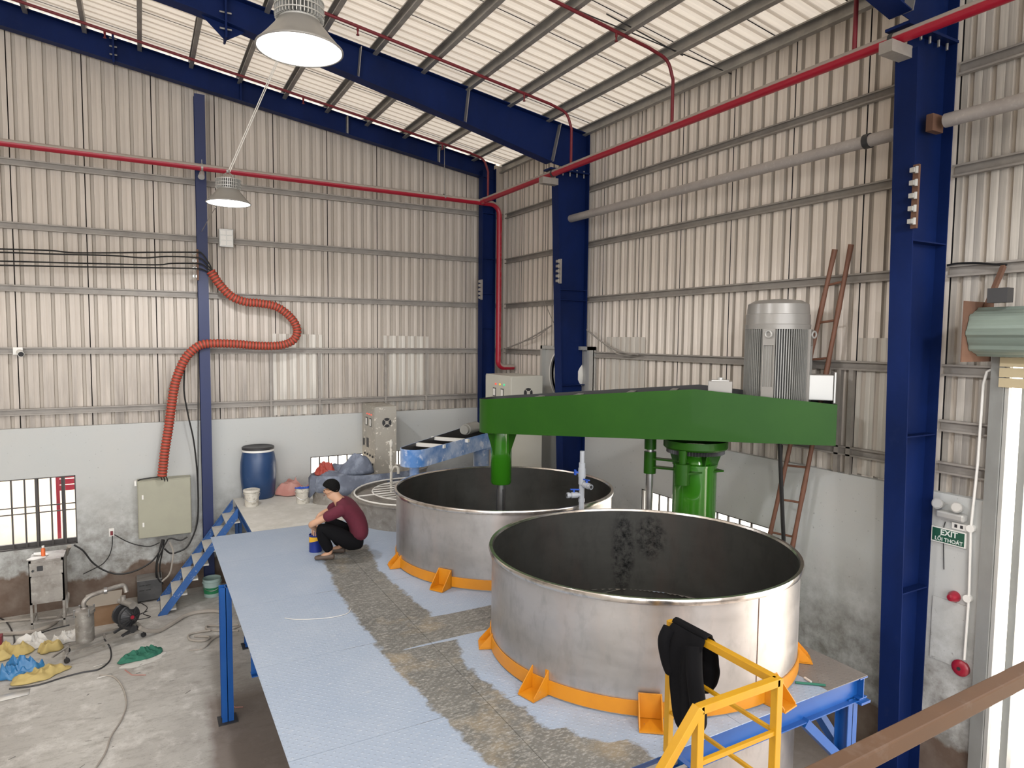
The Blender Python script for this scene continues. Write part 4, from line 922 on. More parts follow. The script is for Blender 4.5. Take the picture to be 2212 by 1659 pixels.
# shaft tube
b = MB(); b.lathe((SH.x, SH.y, 0), [(.05,2.555),(.12,2.565),(.132,2.59),(.132,3.22)], 36); b.build('shaft_housing', 'green_hi', gm)
for k in range(4):
    a = k*PI/2+.35; d = Vector((math.cos(a), math.sin(a), 0)); s_ = Vector((-d.y, d.x, 0)); p = SH+d*.128
    b = MB(); b.prism([p+Vector((0,0,2.93)), p+Vector((0,0,3.22)), p+d*.12+Vector((0,0,3.22))], -s_*.005, s_*.01); b.build('gusset', 'green', gm, smooth=False)
b = MB(); b.cyl((SH.x, SH.y, 1.2), (SH.x, SH.y, 2.57), .055, n=20); b.build('shaft', 'steel', gm)
b = MB()
for k in range(4): a = k*PI/2; b.bar((SH.x+.056*math.cos(a), SH.y+.056*math.sin(a), 1.3), (SH.x+.056*math.cos(a), SH.y+.056*math.sin(a), 2.5), .012, .012)
b.build('shaft_key', 'dark', gm, smooth=False)
b = MB(); b.lathe((SH.x, SH.y, 1.2), [(.02,0),(.30,0),(.30,.01),(.02,.01)], 24)
for k in range(12): a = k*PI/6; b.bar((SH.x+.29*math.cos(a), SH.y+.29*math.sin(a), 1.22), (SH.x+.32*math.cos(a+.1), SH.y+.32*math.sin(a+.1), 1.22), .01, .06)
b.build('mixing_blade', 'steel', gm, smooth=False)
# post
b = MB(); b.lathe((CC.x, CC.y, 0), [(.38,FZ),(.38,FZ+.03),(.245,FZ+.03),(.245,2.98),(.255,2.98),(.255,3.0),(.20,3.01),(.17,3.08),(.20,3.16)], 44); b.build('post', 'green_hi', gm)
b = MB(); ng = 60
vs = []; 
for i in range(ng*2):
    r = .325 if i % 2 else .300
    for z in (3.12, 3.17): a = PI*i/ng; vs.append((CC.x+r*math.cos(a), CC.y+r*math.sin(a), z))
m2 = ng*2; b.add(vs, [(2*i, (2*i+2)%(2*m2), (2*i+3)%(2*m2), 2*i+1) for i in range(m2)] + [tuple(range(0, 2*m2, 2))[::-1], tuple(range(1, 2*m2, 2))])
b.build('slewing_gear', 'dark', gm, smooth=False)
b = MB(); b.lathe((CC.x, CC.y, 0), [(.34,3.17),(.36,3.19),(.36,3.27)], 44); b.build('turntable', 'green', gm)
for k in range(6):
    a = k*PI/3+.2; d = Vector((math.cos(a), math.sin(a), 0)); s_ = Vector((-d.y, d.x, 0)); p = CC+d*.17
    b = MB(); b.prism([p+Vector((0,0,3.0)), p+d*.08+Vector((0,0,3.0)), p+d*.12+Vector((0,0,3.12)), p+Vector((0,0,3.12))], -s_*.006, s_*.012); b.build('post_rib', 'green', gm, smooth=False)
# lock cylinder on the post and rod with clamp arms
Q = dep(1475, 985, 7.38); Q.z = 0
b = MB(); b.cyl((Q.x, Q.y, 2.80), (Q.x, Q.y, 3.03), .082, n=24); b.cyl((Q.x, Q.y, 3.03), (Q.x, Q.y, 3.18), .04, .05, n=16); b.build('lock_sleeve', 'green', gm)
RD = dep(1404, 1000, 7.9); RD.z = 0
for z in (2.90, 3.0):
    b = MB(); b.bar((RD.x, RD.y, z), (CC.x, CC.y, z), .10, .02); b.build('clamp_arm', 'green', gm, smooth=False)
b = MB(); b.bar((Q.x-.0, Q.y, 2.93), (CC.x+.2, CC.y-.18, 2.93), .16, .02); b.build('clamp_arm', 'green', gm, smooth=False)
b = MB(); b.cyl((RD.x, RD.y, 2.82), (RD.x, RD.y, 3.08), .072, n=24); b.cyl((RD.x, RD.y, 3.11), (RD.x, RD.y, 3.26), .07, n=24); b.build('rod_sleeve', 'green', gm)
b = MB(); b.cyl((RD.x, RD.y, FZ), (RD.x, RD.y, 3.2), .045, n=18); b.build('hydraulic_rod', 'steel', gm)
# motor
MC = SH+U*3.20; 
MC = Vector((MC.x, MC.y, 0)); zb0 = 3.80; rM = .335
mt = thing('electric_motor', 'tall finned grey electric motor standing upright on the green arm', 'motor', (MC.x, MC.y, zb0-.1))
b = MB(); b.lathe((MC.x, MC.y, 0), [(.02,zb0-.1),(rM+.04,zb0-.1),(rM+.04,zb0-.07),(rM-.03,zb0-.07),(rM-.03,zb0+.74)], 40); b.build('motor_body', 'dark', mt)
b = MB(); nf = 84
for i in range(nf):
    a = 2*PI*i/nf; ca, sa = math.cos(a), math.sin(a); b.bar((MC.x+(rM-.035)*ca, MC.y+(rM-.035)*sa, zb0+.33), (MC.x+rM*ca, MC.y+rM*sa, zb0+.33), .008, .80, up=(0,0,1))
b.build('cooling_fin', 'motor', mt, smooth=False)['kind'] = 'stuff'
b = MB(); zc = zb0+.74; b.lathe((MC.x, MC.y, zc), [(rM-.04,-.01),(rM,-.01),(rM+.002,.04),(rM-.004,.045),(rM-.006,.15),(rM-.012,.155),(rM-.022,.26),(rM-.05,.275),(.24,.30),(.10,.315),(.005,.317)], 56); b.build('fan_cover', 'motor_cap', mt, ang=28)
for px_, nm in ((1661, 1), (1740, 2)):
    q = dep(px_, 760, 6.9); a = math.atan2(q.y-MC.y, q.x-MC.x) if nm == 1 else None
va = math.atan2(CAM.y-MC.y, CAM.x-MC.x)
for a in (va+.17-.4, va+1.35):
    d = Vector((math.cos(a), math.sin(a), 0)); s_ = Vector((-d.y, d.x, 0)); w_ = .062
    b = MB(); p0 = MC+d*(rM-.03)
    for z0, z1, dd in ((zb0+.56, zb0+.73, .05), (zb0-.04, zb0+.12, .05), (zb0+.12, zb0+.56, .02)):
        b.prism([p0-s_*w_, p0+s_*w_, p0+s_*w_+d*dd, p0-s_*w_+d*dd], (0,0,z0), (0,0,z1-z0))
    b.prism([p0-s_*w_, p0-s_*w_*.82, p0-s_*w_*.82+d*.05, p0-s_*w_+d*.05], (0,0,zb0+.12), (0,0,.44)); b.prism([p0+s_*w_*.82, p0+s_*w_, p0+s_*w_+d*.05, p0+s_*w_*.82+d*.05], (0,0,zb0+.12), (0,0,.44))
    b.build('lifting_lug_column', 'motor_cap', mt, smooth=False)
    b = MB(); c0 = p0+d*.07+Vector((0,0,zb0+.675)); b.pipe([c0+(s_*math.cos(k*PI/8)+Vector((0,0,1))*math.sin(k*PI/8)+d*.4*math.cos(k*PI/8))*.034 for k in range(17)], .010, 8); b.build('eye_bolt', 'silver', mt)
# terminal box on the motor's far side
TB = dep(1776, 835, 6.95)
tb = MB(); u_ = U; 
def obox(b, c, ux, uy, hx, hy, z0, z1):
    c = Vector((c.x, c.y, 0)); return b.prism([c-ux*hx-uy*hy, c+ux*hx-uy*hy, c+ux*hx+uy*hy, c-ux*hx+uy*hy], (0,0,z0), (0,0,z1-z0))
obox(tb, MC+U*(rM+.11), U, NN, .12, .15, zb0-.02, zb0+.25); tb.build('terminal_box', 'silver', mt, smooth=False, bevel=.008)
tb = MB(); obox(tb, MC+U*(rM+.24), U, NN, .008, .17, zb0-.05, zb0+.28); tb.build('terminal_cover', 'silver', mt, smooth=False)
# small gearbox unit beside the motor
GB = dep(1556, 830, 7.25)
b = MB(); obox(b, GB, U, NN, .125, .10, 3.80, 3.965); o = b.build('control_box', 'motor_cap', gm, smooth=False, bevel=.006)
b = MB(); b.cyl((GB.x, GB.y, 3.965), (GB.x, GB.y, 4.0), .03, n=12); obox(b, GB, U, NN, .09, .08, 3.96, 3.975); b.build('box_lid', 'silver', o)
b = MB(); b.pipe(curve([dep(1684, 955, 7.2), dep(1687, 1030, 7.3), dep(1690, 1110, 7.4), dep(1693, 1180, 7.5), dep(1694, 1260, 7.6)], 6), .022, 8); tag(b.build('motor_cable', 'black'), 'thick black cable hanging from the right end of the green arm', 'cable')
b = MB(); b.pipe(curve([dep(1653, 1078, 8.3), dep(1658, 1030, 8.3), dep(1668, 995, 8.4), dep(1680, 985, 8.4)], 6), .010, 6); tag(b.build('loose_hose', 'dark'), 'thin dark hose end bent over beside the bamboo ladder', 'hose')
# ================================================================== PVC STANDPIPE
PV = Vector((-2.42, -6.34, 0))
t = thing('pvc_standpipe', 'grey plastic standpipe with three blue-handled valves between the two big tanks', 'pipe', (PV.x, PV.y, ZP))
b = MB(); b.cyl((PV.x, PV.y, ZP), (PV.x, PV.y, 2.86), .030, n=16); b.cyl((PV.x, PV.y, 2.86), (PV.x, PV.y, 3.17), .026, n=16)
for z0, z1, r in ((2.98, 3.04, .036), (2.88, 2.98, .042), (2.80, 2.88, .038), (2.84, 2.87, .034), (2.60, 2.64, .036)): b.cyl((PV.x, PV.y, z0), (PV.x, PV.y, z1), r, n=16)
b.build('riser', 'pvc', t)
vd = Vector((CAM.x-PV.x, CAM.y-PV.y, 0)).normalized(); vs_ = Vector((-vd.y, vd.x, 0)); vs_ = vs_ if vs_.x > 0 else -vs_
for sgn, z in ((1, 2.80), (-1, 2.68)):
    d = (vs_*sgn*.6 + vd*(.8 if sgn > 0 else .55)).normalized() if sgn > 0 else (vs_*-1*.9 + vd*.3).normalized()
    p = Vector((PV.x, PV.y, z)); b = MB(); b.cyl(p, p+d*.17, .025, n=14); b.cyl(p+d*.05, p+d*.12, .034, n=14)
    vs0 = len(b.v); e = p+d*.17; b.cyl(e-d*.03, e, .032, n=14, cap=False); b.build('side_outlet', 'pvc', t)
    b = MB(); b.cyl(p+d*.171, p+d*.172, .019, n=14); b.build('outlet_bore', 'black', t)
    b = MB(); h = p+d*.09; b.cyl(h, h+Vector((0,0,.055)), .012, n=10); b.bar(h+Vector((0,0,.06))-d*.07, h+Vector((0,0,.065))+d*.04, .022, .012); b.build('valve_handle', 'valveblue', t)
b = MB(); h = Vector((PV.x, PV.y, 2.93)); b.cyl(h, h-vs_*.07, .012, n=10); b.bar(h-vs_*.075+Vector((0,0,-.03)), h-vs_*.075+Vector((0,0,.03)), .012, .03); b.build('valve_handle', 'valveblue', t)
# ================================================================== CABINETS
def cabinet(label, c0, wl, wr, zb_, zt_, mat, lights, extra):
    """c0 = near corner; left face looks -x with depth wl in +y, right face looks -y with width wr in +x"""
    x0, y0 = c0; t = thing('control_cabinet', label, 'cabinet', (x0+wr/2, y0+wl/2, zb_))
    b = MB(); b.box(x0, x0+wr, y0, y0+wl, zb_, zt_); b.build('body', mat, t, smooth=False, bevel=.006)
    b = MB(); b.box(x0-.012, x0, y0+.01, y0+wl-.01, zb_+.05, zt_-.02); dr = b.build('door', mat, t, smooth=False, bevel=.004)
    for k, m_ in enumerate(lights):
        y = y0+wl*(.58-.16*k)-.02; b = MB(); b.cyl((x0-.012, y, zt_-.16), (x0-.03, y, zt_-.16), .018 if not extra else .012, n=12); b.build('pilot_lamp', m_, dr)
    for k in (0, 1):
        y = y0+wl*(.62-.30*k); b = MB(); b.box(x0-.02, x0-.012, y-.05, y+.05, zt_-.38, zt_-.23); o = b.build('meter', 'dark', dr, smooth=False)
        b = MB(); b.box(x0-.023, x0-.02, y-.038, y+.038, zt_-.365, zt_-.245); b.build('meter_face', 'white', o, smooth=False)
    b = MB(); cx, cz = x0+wr*.53, zt_-.29; r = .085
    b.cyl((cx, y0, cz), (cx, y0-.01, cz), r, n=24); fan = b.build('fan_grille', 'dark', t)
    b = MB(); b.cyl((cx, y0-.011, cz), (cx, y0-.014, cz), r*.38, n=16)
    for k in range(4): a = PI/4+k*PI/2; b.bar((cx+.03*math.cos(a), y0-.013, cz+.03*math.sin(a)), (cx+r*math.cos(a), y0-.013, cz+r*math.sin(a)), .012, .006, up=(0,1,0))
    b.build('grille_spider', mat, fan, smooth=False)
    if extra:
        for r_ in range(2):
            for k in range(4):
                y = y0+wl*(.75-.2*k); b = MB(); b.cyl((x0-.012, y, zb_+.62-.14*r_), (x0-.035, y, zb_+.62-.14*r_), .02, n=10); b.build('push_button', 'dark', dr)
        b = MB(); b.box(x0-.02, x0-.012, y0+wl*.48, y0+wl*.62, zb_+.75, zb_+.92); b.build('keypad', 'dark', dr, smooth=False)
    b = MB(); b.box(x0-.03, x0-.012, y0+wl*.80, y0+wl*.86, zb_+(zt_-zb_)*.5, zb_+(zt_-zb_)*.58); b.build('handle', 'dark', dr, smooth=False)
    return t
p = dep(1105, 813, 11.2); q = dep(1177, 812, 11.2)
cabinet('clean cream control cabinet with fan grille, right of centre behind the second tank', (p.x, p.y), .95, .62, ZP, p.z, 'cab', ('led_r', 'led_y', 'led_g'), False)
p = dep(811, 879, 11.75)
cabinet('paint-splashed beige control cabinet between the back wall and the old tanks', (p.x, p.y), .78, .39, ZP, p.z, 'cab_dirty', ('led_r', 'led_r', 'led_r'), True)
# ================================================================== OLD BLUE MIXER
P0 = dep(895, 980, 9.5); P1 = dep(1105, 935, 12.9); z_t, z_b = 2.83, 2.58
P0 = Vector((P0.x, P0.y, 0)); P1 = Vector((P1.x, P1.y, 0)); u1 = (P1-P0).normalized(); n1 = Vector((u1.y, -u1.x, 0)); n1 = n1 if n1.y < 0 else -n1; L = (P1-P0).length
bmx = thing('blue_mixer', 'old dusty blue belt arm mixer behind the second tank', 'mixer', (P1.x, P1.y, FZ))
def outline(w0, wm, g=0):
    o = []
    for i in range(11): a = PI/2+PI*i/10; o.append(P0+u1*(w0*math.cos(a))-n1*(-w0*math.sin(a)))
    o += [P0+u1*(L*.62)+n1*-wm, P0+u1*(L-g)+n1*-wm*.8, P0+u1*(L-g)+n1*wm*.8, P0+u1*(L*.62)+n1*wm]
    return o
OO, II = outline(.2, .36), outline(.19, .35, .01); n = len(OO)
b = MB(); vs = [p+Vector((0,0,z_b)) for p in OO]+[p+Vector((0,0,z_t)) for p in OO]+[p+Vector((0,0,z_t)) for p in II]+[p+Vector((0,0,z_b+.02)) for p in II]
fs = []
for k in range(3): fs += [(k*n+i, k*n+(i+1)%n, (k+1)*n+(i+1)%n, (k+1)*n+i) for i in range(n)]
b.add(vs, fs+[tuple(range(n)), tuple(range(3*n,4*n))]); b.mi = [1 if i >= 2*n else 0 for i in range(len(b.f))]; b.mi[3*n] = 0; b.build('belt_arm', ['blue_dusty', 'dark'], bmx, ang=30)
for s in (.45, 1.1): 
    p = P0+u1*s; hw = .2+.15*s/1.3; b = MB(); b.bar(p+n1*hw+Vector((0,0,z_t-.03)), p-n1*hw+Vector((0,0,z_t-.03)), .06, .05); b.build('cross_tie', 'white', bmx, smooth=False)
p = P0+u1*(L*.62); b = MB(); b.lathe((p.x, p.y, 0), [(.14,FZ),(.14,z_b-.1),(.2,z_b-.1),(.2,z_b)], 24); b.build('post', 'blue_dusty', bmx)
b = MB(); b.cyl((P0.x, P0.y, 2.1), (P0.x, P0.y, z_b), .07, n=16); b.build('shaft_housing', 'blue_dusty', bmx)
p = at(1012, 926, 'z', z_t+.09); p.z = 0; b = MB(); b.cyl(p+Vector((0,0,z_t+.09))-u1*.1, p+Vector((0,0,z_t+.09))+u1*.28, .09, n=20); b.cyl(p+Vector((0,0,z_t+.09))-u1*.17, p+Vector((0,0,z_t+.09))-u1*.1, .075, n=20)
tag(b.build('gear_motor', 'motor', loc=(p.x, p.y, z_t)), 'small grey gear motor lying on the old blue arm', 'motor')
# dusty standpipe with tap in front of it
p = dep(845, 1040, 10.5); t = thing('dusty_standpipe', 'white dust-covered standpipe with a curved spout behind the second tank', 'pipe', (p.x, p.y, ZP))
b = MB(); b.cyl((p.x, p.y, ZP), (p.x, p.y, 2.80), .022, n=12)
for z in (2.34, 2.55, 2.72): b.cyl((p.x, p.y, z), (p.x, p.y, z+.05), .034, n=12)
b.build('riser', 'dirtywhite', t)
b = MB(); b.pipe(curve([(p.x, p.y, 2.30), (p.x+.05, p.y-.02, 2.36), (p.x+.10, p.y-.03, 2.34), (p.x+.11, p.y-.03, 2.25)], 5), .024, 8); b.build('spout', 'dirtywhite', t)
b = MB(); b.bar((p.x-.05, p.y, 2.60), (p.x+.06, p.y, 2.60), .02, .02); b.bar((p.x-.07, p.y, 2.77), (p.x+.02, p.y, 2.77), .02, .02); b.build('valve_handle', 'dirtywhite', t)
# ================================================================== EXHAUST FAN
ef = thing('exhaust_fan', 'square white wall fan half hidden behind the middle column', 'fan', (-.05, -2.42, 3.30))
b = MB(); y0, y1, z0, z1 = -3.22, -1.66, 3.28, 4.28
b.box(-.10, .04, y0, y1, z1-.06, z1); b.box(-.10, .04, y0, y1, z0, z0+.06); b.box(-.10, .04, y1-.06, y1, z0, z1); b.box(-.10, .04, y0, y0+.06, z0, z1); b.build('frame', 'silver', ef, smooth=False)
b = MB(); b.box(-.02, .0, y0, y1, z0, z1); b.build('back_plate', 'silver', ef, smooth=False)
b = MB(); b.lathe((-.02, -2.44, 3.78), [(.44,-.08),(.47,-.08),(.50,.0),(.44,.0)], 48, axis='x'); b.build('housing_ring', 'white', ef)
b = MB()
for k in range(6):
    a = k*PI/3; b.prism([(0,.06*math.cos(a),.06*math.sin(a)),(0,.4*math.cos(a-.2),.4*math.sin(a-.2)),(0,.4*math.cos(a+.25),.4*math.sin(a+.25))], (-.05,-2.44,3.78), (.006,0,0))
b.cyl((-.09,-2.44,3.78), (-.03,-2.44,3.78), .07, n=16); b.build('fan_blades', 'silver', ef, smooth=False)
b = MB(); b.pipe([at(1197, 640, 'x', -.2), at(1197, 750, 'x', -.12)], .012, 6); b.pipe([at(1197, 700, 'x', -.2), at(1175, 650, 'x', -.05)], .008, 6); b.build('hanger_rod', 'girt', ef)
for lab, pts in (('pale cable bundle sagging from the corner to the middle column', [at(1095, 752, 'x', -.1), at(1130, 738, 'x', -.1), at(1160, 722, 'x', -.1), at(1192, 703, 'x', -.1)]),
                 ('pale cable bundle sagging right from the middle column', [at(1268, 712, 'x', -.08), at(1300, 738, 'x', -.08), at(1335, 758, 'x', -.08), at(1378, 766, 'x', -.06)])):
    b = MB(); c = curve(pts, 6); b.pipe(c, .014, 6); b.pipe([Vector(q)+Vector((0,0,.03*math.sin(i*.4)-.02)) for i, q in enumerate(c)], .009, 5); tag(b.build('cable_bundle', 'girt'), lab, 'cable')
# ================================================================== CABLE BRACKETS ON COLUMNS
def cable_bracket(label, x, y, z0, z1, n_, mat='rust'):
    t = thing('cable_bracket', label, 'bracket', (x, y, z0)); b = MB(); b.box(x-.03, x, y, y+.05, z0, z1); b.build('plate', mat, t, smooth=False)
    for k in range(n_):
        z = z0+(z1-z0)*(k+.5)/n_; b = MB(); b.box(x-.09, x-.03, y+.005, y+.045, z-.02, z+.02); b.cyl((x-.06, y+.0, z-.03), (x-.06, y+.0, z+.03), .014, n=8); b.build('clip', 'silver' if mat == 'rust' else 'girt', t, smooth=False)
xr = col_in(5.7)
cable_bracket('rusty cable bracket with bright clips on the big right column', xr, -8.82, 5.42, 5.98, 5)
cable_bracket('dusty cable bracket on the middle column', col_in(5.3), -3.05, 5.32, 5.72, 5, 'girt')
cable_bracket('dusty cable bracket on the corner column', -.63, -.28, 5.18, 5.58, 5, 'girt')
cable_bracket('cable bracket with white insulators on the slim left post', -5.80, -.30, 5.30, 5.80, 4)
# black cables at left
cb = [((0,538),(105,541),(160,546),(250,546),(330,545),(420,545),(436,548),(452,570),(458,584)), ((0,545),(120,549),(240,552),(310,557),(360,554),(418,556),(436,560),(450,575),(457,584)),
      ((0,564),(150,568),(330,572),(370,569),(418,569),(436,571),(448,580),(455,586)), ((0,573),(150,576),(300,578),(418,580),(436,582),(446,586),(452,588))]
nm4 = ['topmost', 'second from top', 'third from top', 'lowest']
for k, pts in enumerate(cb):
    b = MB(); P_ = [at(-130, pts[0][1]-2, 'y', -.34)] + [at(x, y, 'y', -.34 if x < 445 else -.32) for x, y in pts]; b.pipe(curve(P_, 5), .0125, 6)
    tag(b.build('power_cable', 'black'), f'{nm4[k]} of the four black cables strung along the back wall', 'cable', 'black cables on the back wall')
# orange corrugated duct
hp = [(455,586),(475,615),(500,640),(530,652),(560,655),(595,662),(620,678),(637,698),(642,718),(632,736),(605,746),(560,747),(510,743),(458,742),(430,747),(405,768),(390,795),(378,830),(370,880),(364,925),(356,975),(350,1031)]
cp = curve([at(x, y, 'y', -.33 if 425 > x or x > 465 or y < 600 else -.33) for x, y in hp], 10)
# resample evenly, ribbed
tot = [0]
for a_, b_ in zip(cp, cp[1:]): tot.append(tot[-1]+(b_-a_).length)
LEN = tot[-1]; stp = .0125; pts = []; i = 0; s = 0
while s < LEN:
    while tot[i+1] < s and i < len(tot)-2: i += 1
    f = (s-tot[i])/max(1e-6, tot[i+1]-tot[i]); pts.append(cp[i].lerp(cp[i+1], f)); s += stp
# behind the post it passes in front of the rear flange: push to the wall side
pts = [Vector((p.x, (-.12 if False else p.y), p.z)) for p in pts]
t = thing('corrugated_duct', 'long orange-red corrugated cable duct curving around the slim post', 'duct', (-6.42, -.33, 2.1))
rad = [(.068, .076, .068, .060)[i % 4] for i in range(len(pts))]
b = MB(); b.pipe(pts, rad, 14); ob = b.build('duct_skin', ['orangehose', 'hosewire'], t, ang=80)
me = ob.data; nn = 14
for i, pz in enumerate(me.polygons):
    if i//nn < len(pts)-1 and (i//nn) % 4 in (2, 3): pz.material_index = 1
# panel box
pb = thing('panel_box', 'large beige wall panel box fed by the orange duct', 'panel box', (-6.37, -.12, 1.12))
b = MB(); b.box(-6.76, -5.985, -.22, -.004, 1.12, 2.06); b.build('body', 'panelbox', pb, smooth=False, bevel=.006)
b = MB(); b.box(-6.75, -5.995, -.245, -.22, 1.13, 2.05); o = b.build('door', 'panelbox', pb, smooth=False, bevel=.005)
for z in (1.80, 1.35): b = MB(); b.box(-6.70, -6.675, -.255, -.245, z-.035, z+.035); b.build('latch', 'white', o, smooth=False)
b = MB(); b.box(-6.80, -6.77, -.18, -.10, 1.98, 2.06); b.build('hinge_block', 'white', pb, smooth=False)
# loose black cables round the box
def cable(label, px, yv, r=.012, name='power_cable', mat='black', cat='cable', n=6, group=None):
    P_ = [at(a[0], a[1], 'y', a[2] if len(a) > 2 else yv) for a in px]; b = MB(); b.pipe(curve(P_, n), r, 6); return tag(b.build(name, mat), label, cat, group)
def xcable(label, px, r):
    b = MB(); b.pipe(curve([at(a[0], a[1], 'x', -r-.006) for a in px], 6), r, 6); return tag(b.build('wall_cable', 'black'), label, 'cable')
cable('black cable bent from the duct end to the box hinge side', [(298,1045),(300,1037),(320,1033),(342,1030),(350,1026)], -.2, .011)
for k, (a, bb_) in enumerate(((349, 1040), (355, 1040), (361, 1040))):
    cable(['left','middle','right'][k]+' of three short black cables entering the beige box top', [(a-3,1028),(a,1034),(a+1,bb_)], -.24 if k else -.22, .009, group='cables into the beige box')
cable('long black cable hanging from the duct past the box to the floor tangle', [(412,752),(400,775),(398,810),(398,850),(407,900),(418,950),(425,1010),(428,1070),(427,1120),(420,1150),(405,1180),(385,1192),(368,1195),(355,1185)], -.30, .014)
cable('black cable running down beside the slim post', [(428,640),(428,760),(428,900),(428,1050),(429,1100),(424,1140)], -.05, .007)
cable('black cable looping from the beige box toward the machine cabinet', [(352,1165),(345,1190),(325,1215),(290,1234),(255,1240),(225,1232),(200,1215),(180,1190),(160,1177)], -.35, .013)
cable('second black cable from the box sagging to the wall socket', [(345,1172),(325,1180),(300,1178),(275,1170),(247,1155)], -.1, .008)
cable('thin grey cable hanging from the wall socket', [(243,1158),(242,1180),(236,1200),(222,1218),(200,1230),(180,1240)], -.06, .007)
for k, pts_ in enumerate(([(350,1165),(344,1190),(338,1215),(337,1240),(342,1260)], [(355,1166),(350,1195),(345,1225),(348,1250),(352,1262)], [(362,1166),(352,1185),(340,1215),(340,1245),(347,1258)], [(366,1170),(374,1190),(372,1215),(366,1240),(350,1256)], [(405,1160),(390,1167),(370,1163),(360,1166)])):
    cable(['leftmost dark cable','second dark cable','crossing dark cable','pale looping cable','short black cable'][k]+' in the tangle under the beige box', pts_, -.3-.02*k, .012 if k != 3 else .014, mat='black' if k != 3 else 'dustyhose', group='cables under the box')
cable('thin wire tied from the far lamp down to the slim post', [(466,448,-3.4),(455,465,-2.2),(444,485,-1.0),(436,500,-.3)], 0, .005, 'tie_wire', 'girt')
# socket, camera, floodlight
sk = thing('wall_socket', 'white wall socket with a red plug left of the beige box', 'socket', (-7.133, -.01, 1.17))
b = MB(); b.box(-7.175, -7.10, -.015, 0, 1.16, 1.29); b.build('plate', 'white', sk, smooth=False, bevel=.003); b = MB(); b.box(-7.155, -7.12, -.05, -.015, 1.19, 1.25); b.build('plug', 'redthin', sk, smooth=False)
cc = thing('security_camera', 'small white security camera on the back wall at far left', 'camera', (-8.25, -.05, 4.1))
b = MB(); b.box(-8.32, -8.20, -.04, 0, 4.09, 4.20); b.build('mount', 'white', cc, smooth=False); b = MB(); b.cyl((-8.24,-.03,4.13), (-8.21,-.15,4.10), .042, n=16); b.build('housing', 'white', cc); b = MB(); b.cyl((-8.21,-.15,4.10), (-8.209,-.156,4.099), .036, n=16); b.build('lens', 'black', cc)
p = at(489, 514, 'y', -.1); f_ = thing('flood_light', 'square white floodlight on the back wall right of the slim post', 'lamp', (p.x, 0, p.z-.14))
b = MB(); b.box(p.x-.11, p.x+.11, -.10, .0, p.z-.15, p.z+.15); b.build('housing', 'silver', f_, smooth=False, bevel=.006)
for i in (-1, 1):
    for j in (-1, 0, 1):
        b = MB(); b.box(p.x+i*.05-.042, p.x+i*.05+.042, -.106, -.10, p.z+j*.085-.036, p.z+j*.085+.036); b.build('led_panel', 'white', f_, smooth=False)
p = at(437, 372, 'y', -.45); q = thing('spot_lamp', 'small white spotlight under the red main on the slim post', 'lamp', (p.x, -.42, p.z-.1))
b = MB(); b.cyl((p.x, -.42, p.z), (p.x-.02, -.50, p.z-.09), .035, .05, n=16); b.build('head', 'silver', q); b = MB(); b.box(p.x-.03, p.x+.03, -.42, -.26, p.z, p.z+.03); b.build('arm', 'girt', q, smooth=False)
# ================================================================== BARREL, BUCKETS, SACKS
bx, by = -4.945, -.36
t = thing('plastic_drum', 'tall blue plastic drum with black lid on the old deck by the back wall', 'drum', (bx, by, ZP))
b = MB(); b.lathe((bx, by, ZP), [(.02,0),(.235,0),(.255,.03),(.285,.30),(.292,.45),(.285,.62),(.262,.76),(.243,.80),(.243,.83)], 44); b.build('body', 'bluebar', t, ang=60)
b = MB(); b.lathe((bx, by, ZP), [(.244,.80),(.258,.80),(.258,.835),(.247,.835)], 44); b.build('clamp_ring', 'white', t)
b = MB(); b.lathe((bx, by, ZP), [(.26,.835),(.262,.87),(.25,.88),(.235,.87),(.01,.865)], 44); b.build('lid', 'dark', t)
def bucket(label, x, y, z, r, h, mat='dirtywhite', lid=True, rag=False, band=False):
    t = thing('bucket', label, 'bucket', (x, y, z)); b = MB()
    prof = [(.02,0),(r*.86,0),(r*.88,.01),(r*.97,h*.78),(r*1.06,h*.78),(r*1.06,h*.83),(r*.985,h*.83),(r,h)]
    b.lathe((x, y, z), prof, 32); b.lathe((x, y, z), [(r-.004,h),(r*.97-.004,h*.5),(.02,h*.45)], 32); b.build('pail', mat, t)
    if lid: b = MB(); b.lathe((x, y, z), [(r+.006,h-.035),(r+.012,h-.03),(r+.012,h),(r*.9,h+.006),(r*.85,h),(.01,h)], 32); b.build('lid', mat, t)
    b = MB(); vd_ = Vector((CAM.x-x, CAM.y-y, 0)).normalized(); s_ = Vector((-vd_.y, vd_.x, 0))
    b.pipe([Vector((x,y,z+h*.8))+s_*(r+.01)*math.cos(a)+vd_*(r+.015)*math.sin(a)*.9+Vector((0,0,-.12*math.sin(a))) for a in [PI*i/16 for i in range(17)]], .004, 5); b.build('handle', 'steel', t)
    if band: b = MB(); b.lathe((x, y, z), [(r*.905,h*.2),(r*.955,h*.55)], 32); b.build('label_band', 'bucketgreen', t); 
    return t
bucket('lidded dirty white bucket standing near the stair top', -5.14, -.95, ZP, .118, .27)
tb_ = bucket('open dirty white bucket with a blue rag behind the man', -4.36, -1.12, ZP, .118, .25, lid=False)
b = MB(); b.add([], []); 
crumple('rag', 'blue and white rag lying across the open bucket', 'rag', (-4.38, -1.13, ZP+.245), .13, .07, .05, 'valveblue', 4.4, 9)
crumple('sack', 'faded pink woven sack leaning by the blue drum', 'sack', (-4.33, -.35, ZP), .34, .24, .36, 'pinksack', 2.1, 2.0, .2, sharp=.2)
bucket('white paint pail with a green label band on the floor under the stair', -5.72, -.50, FZ, .14, .30, 'palelabel', False, band=True)
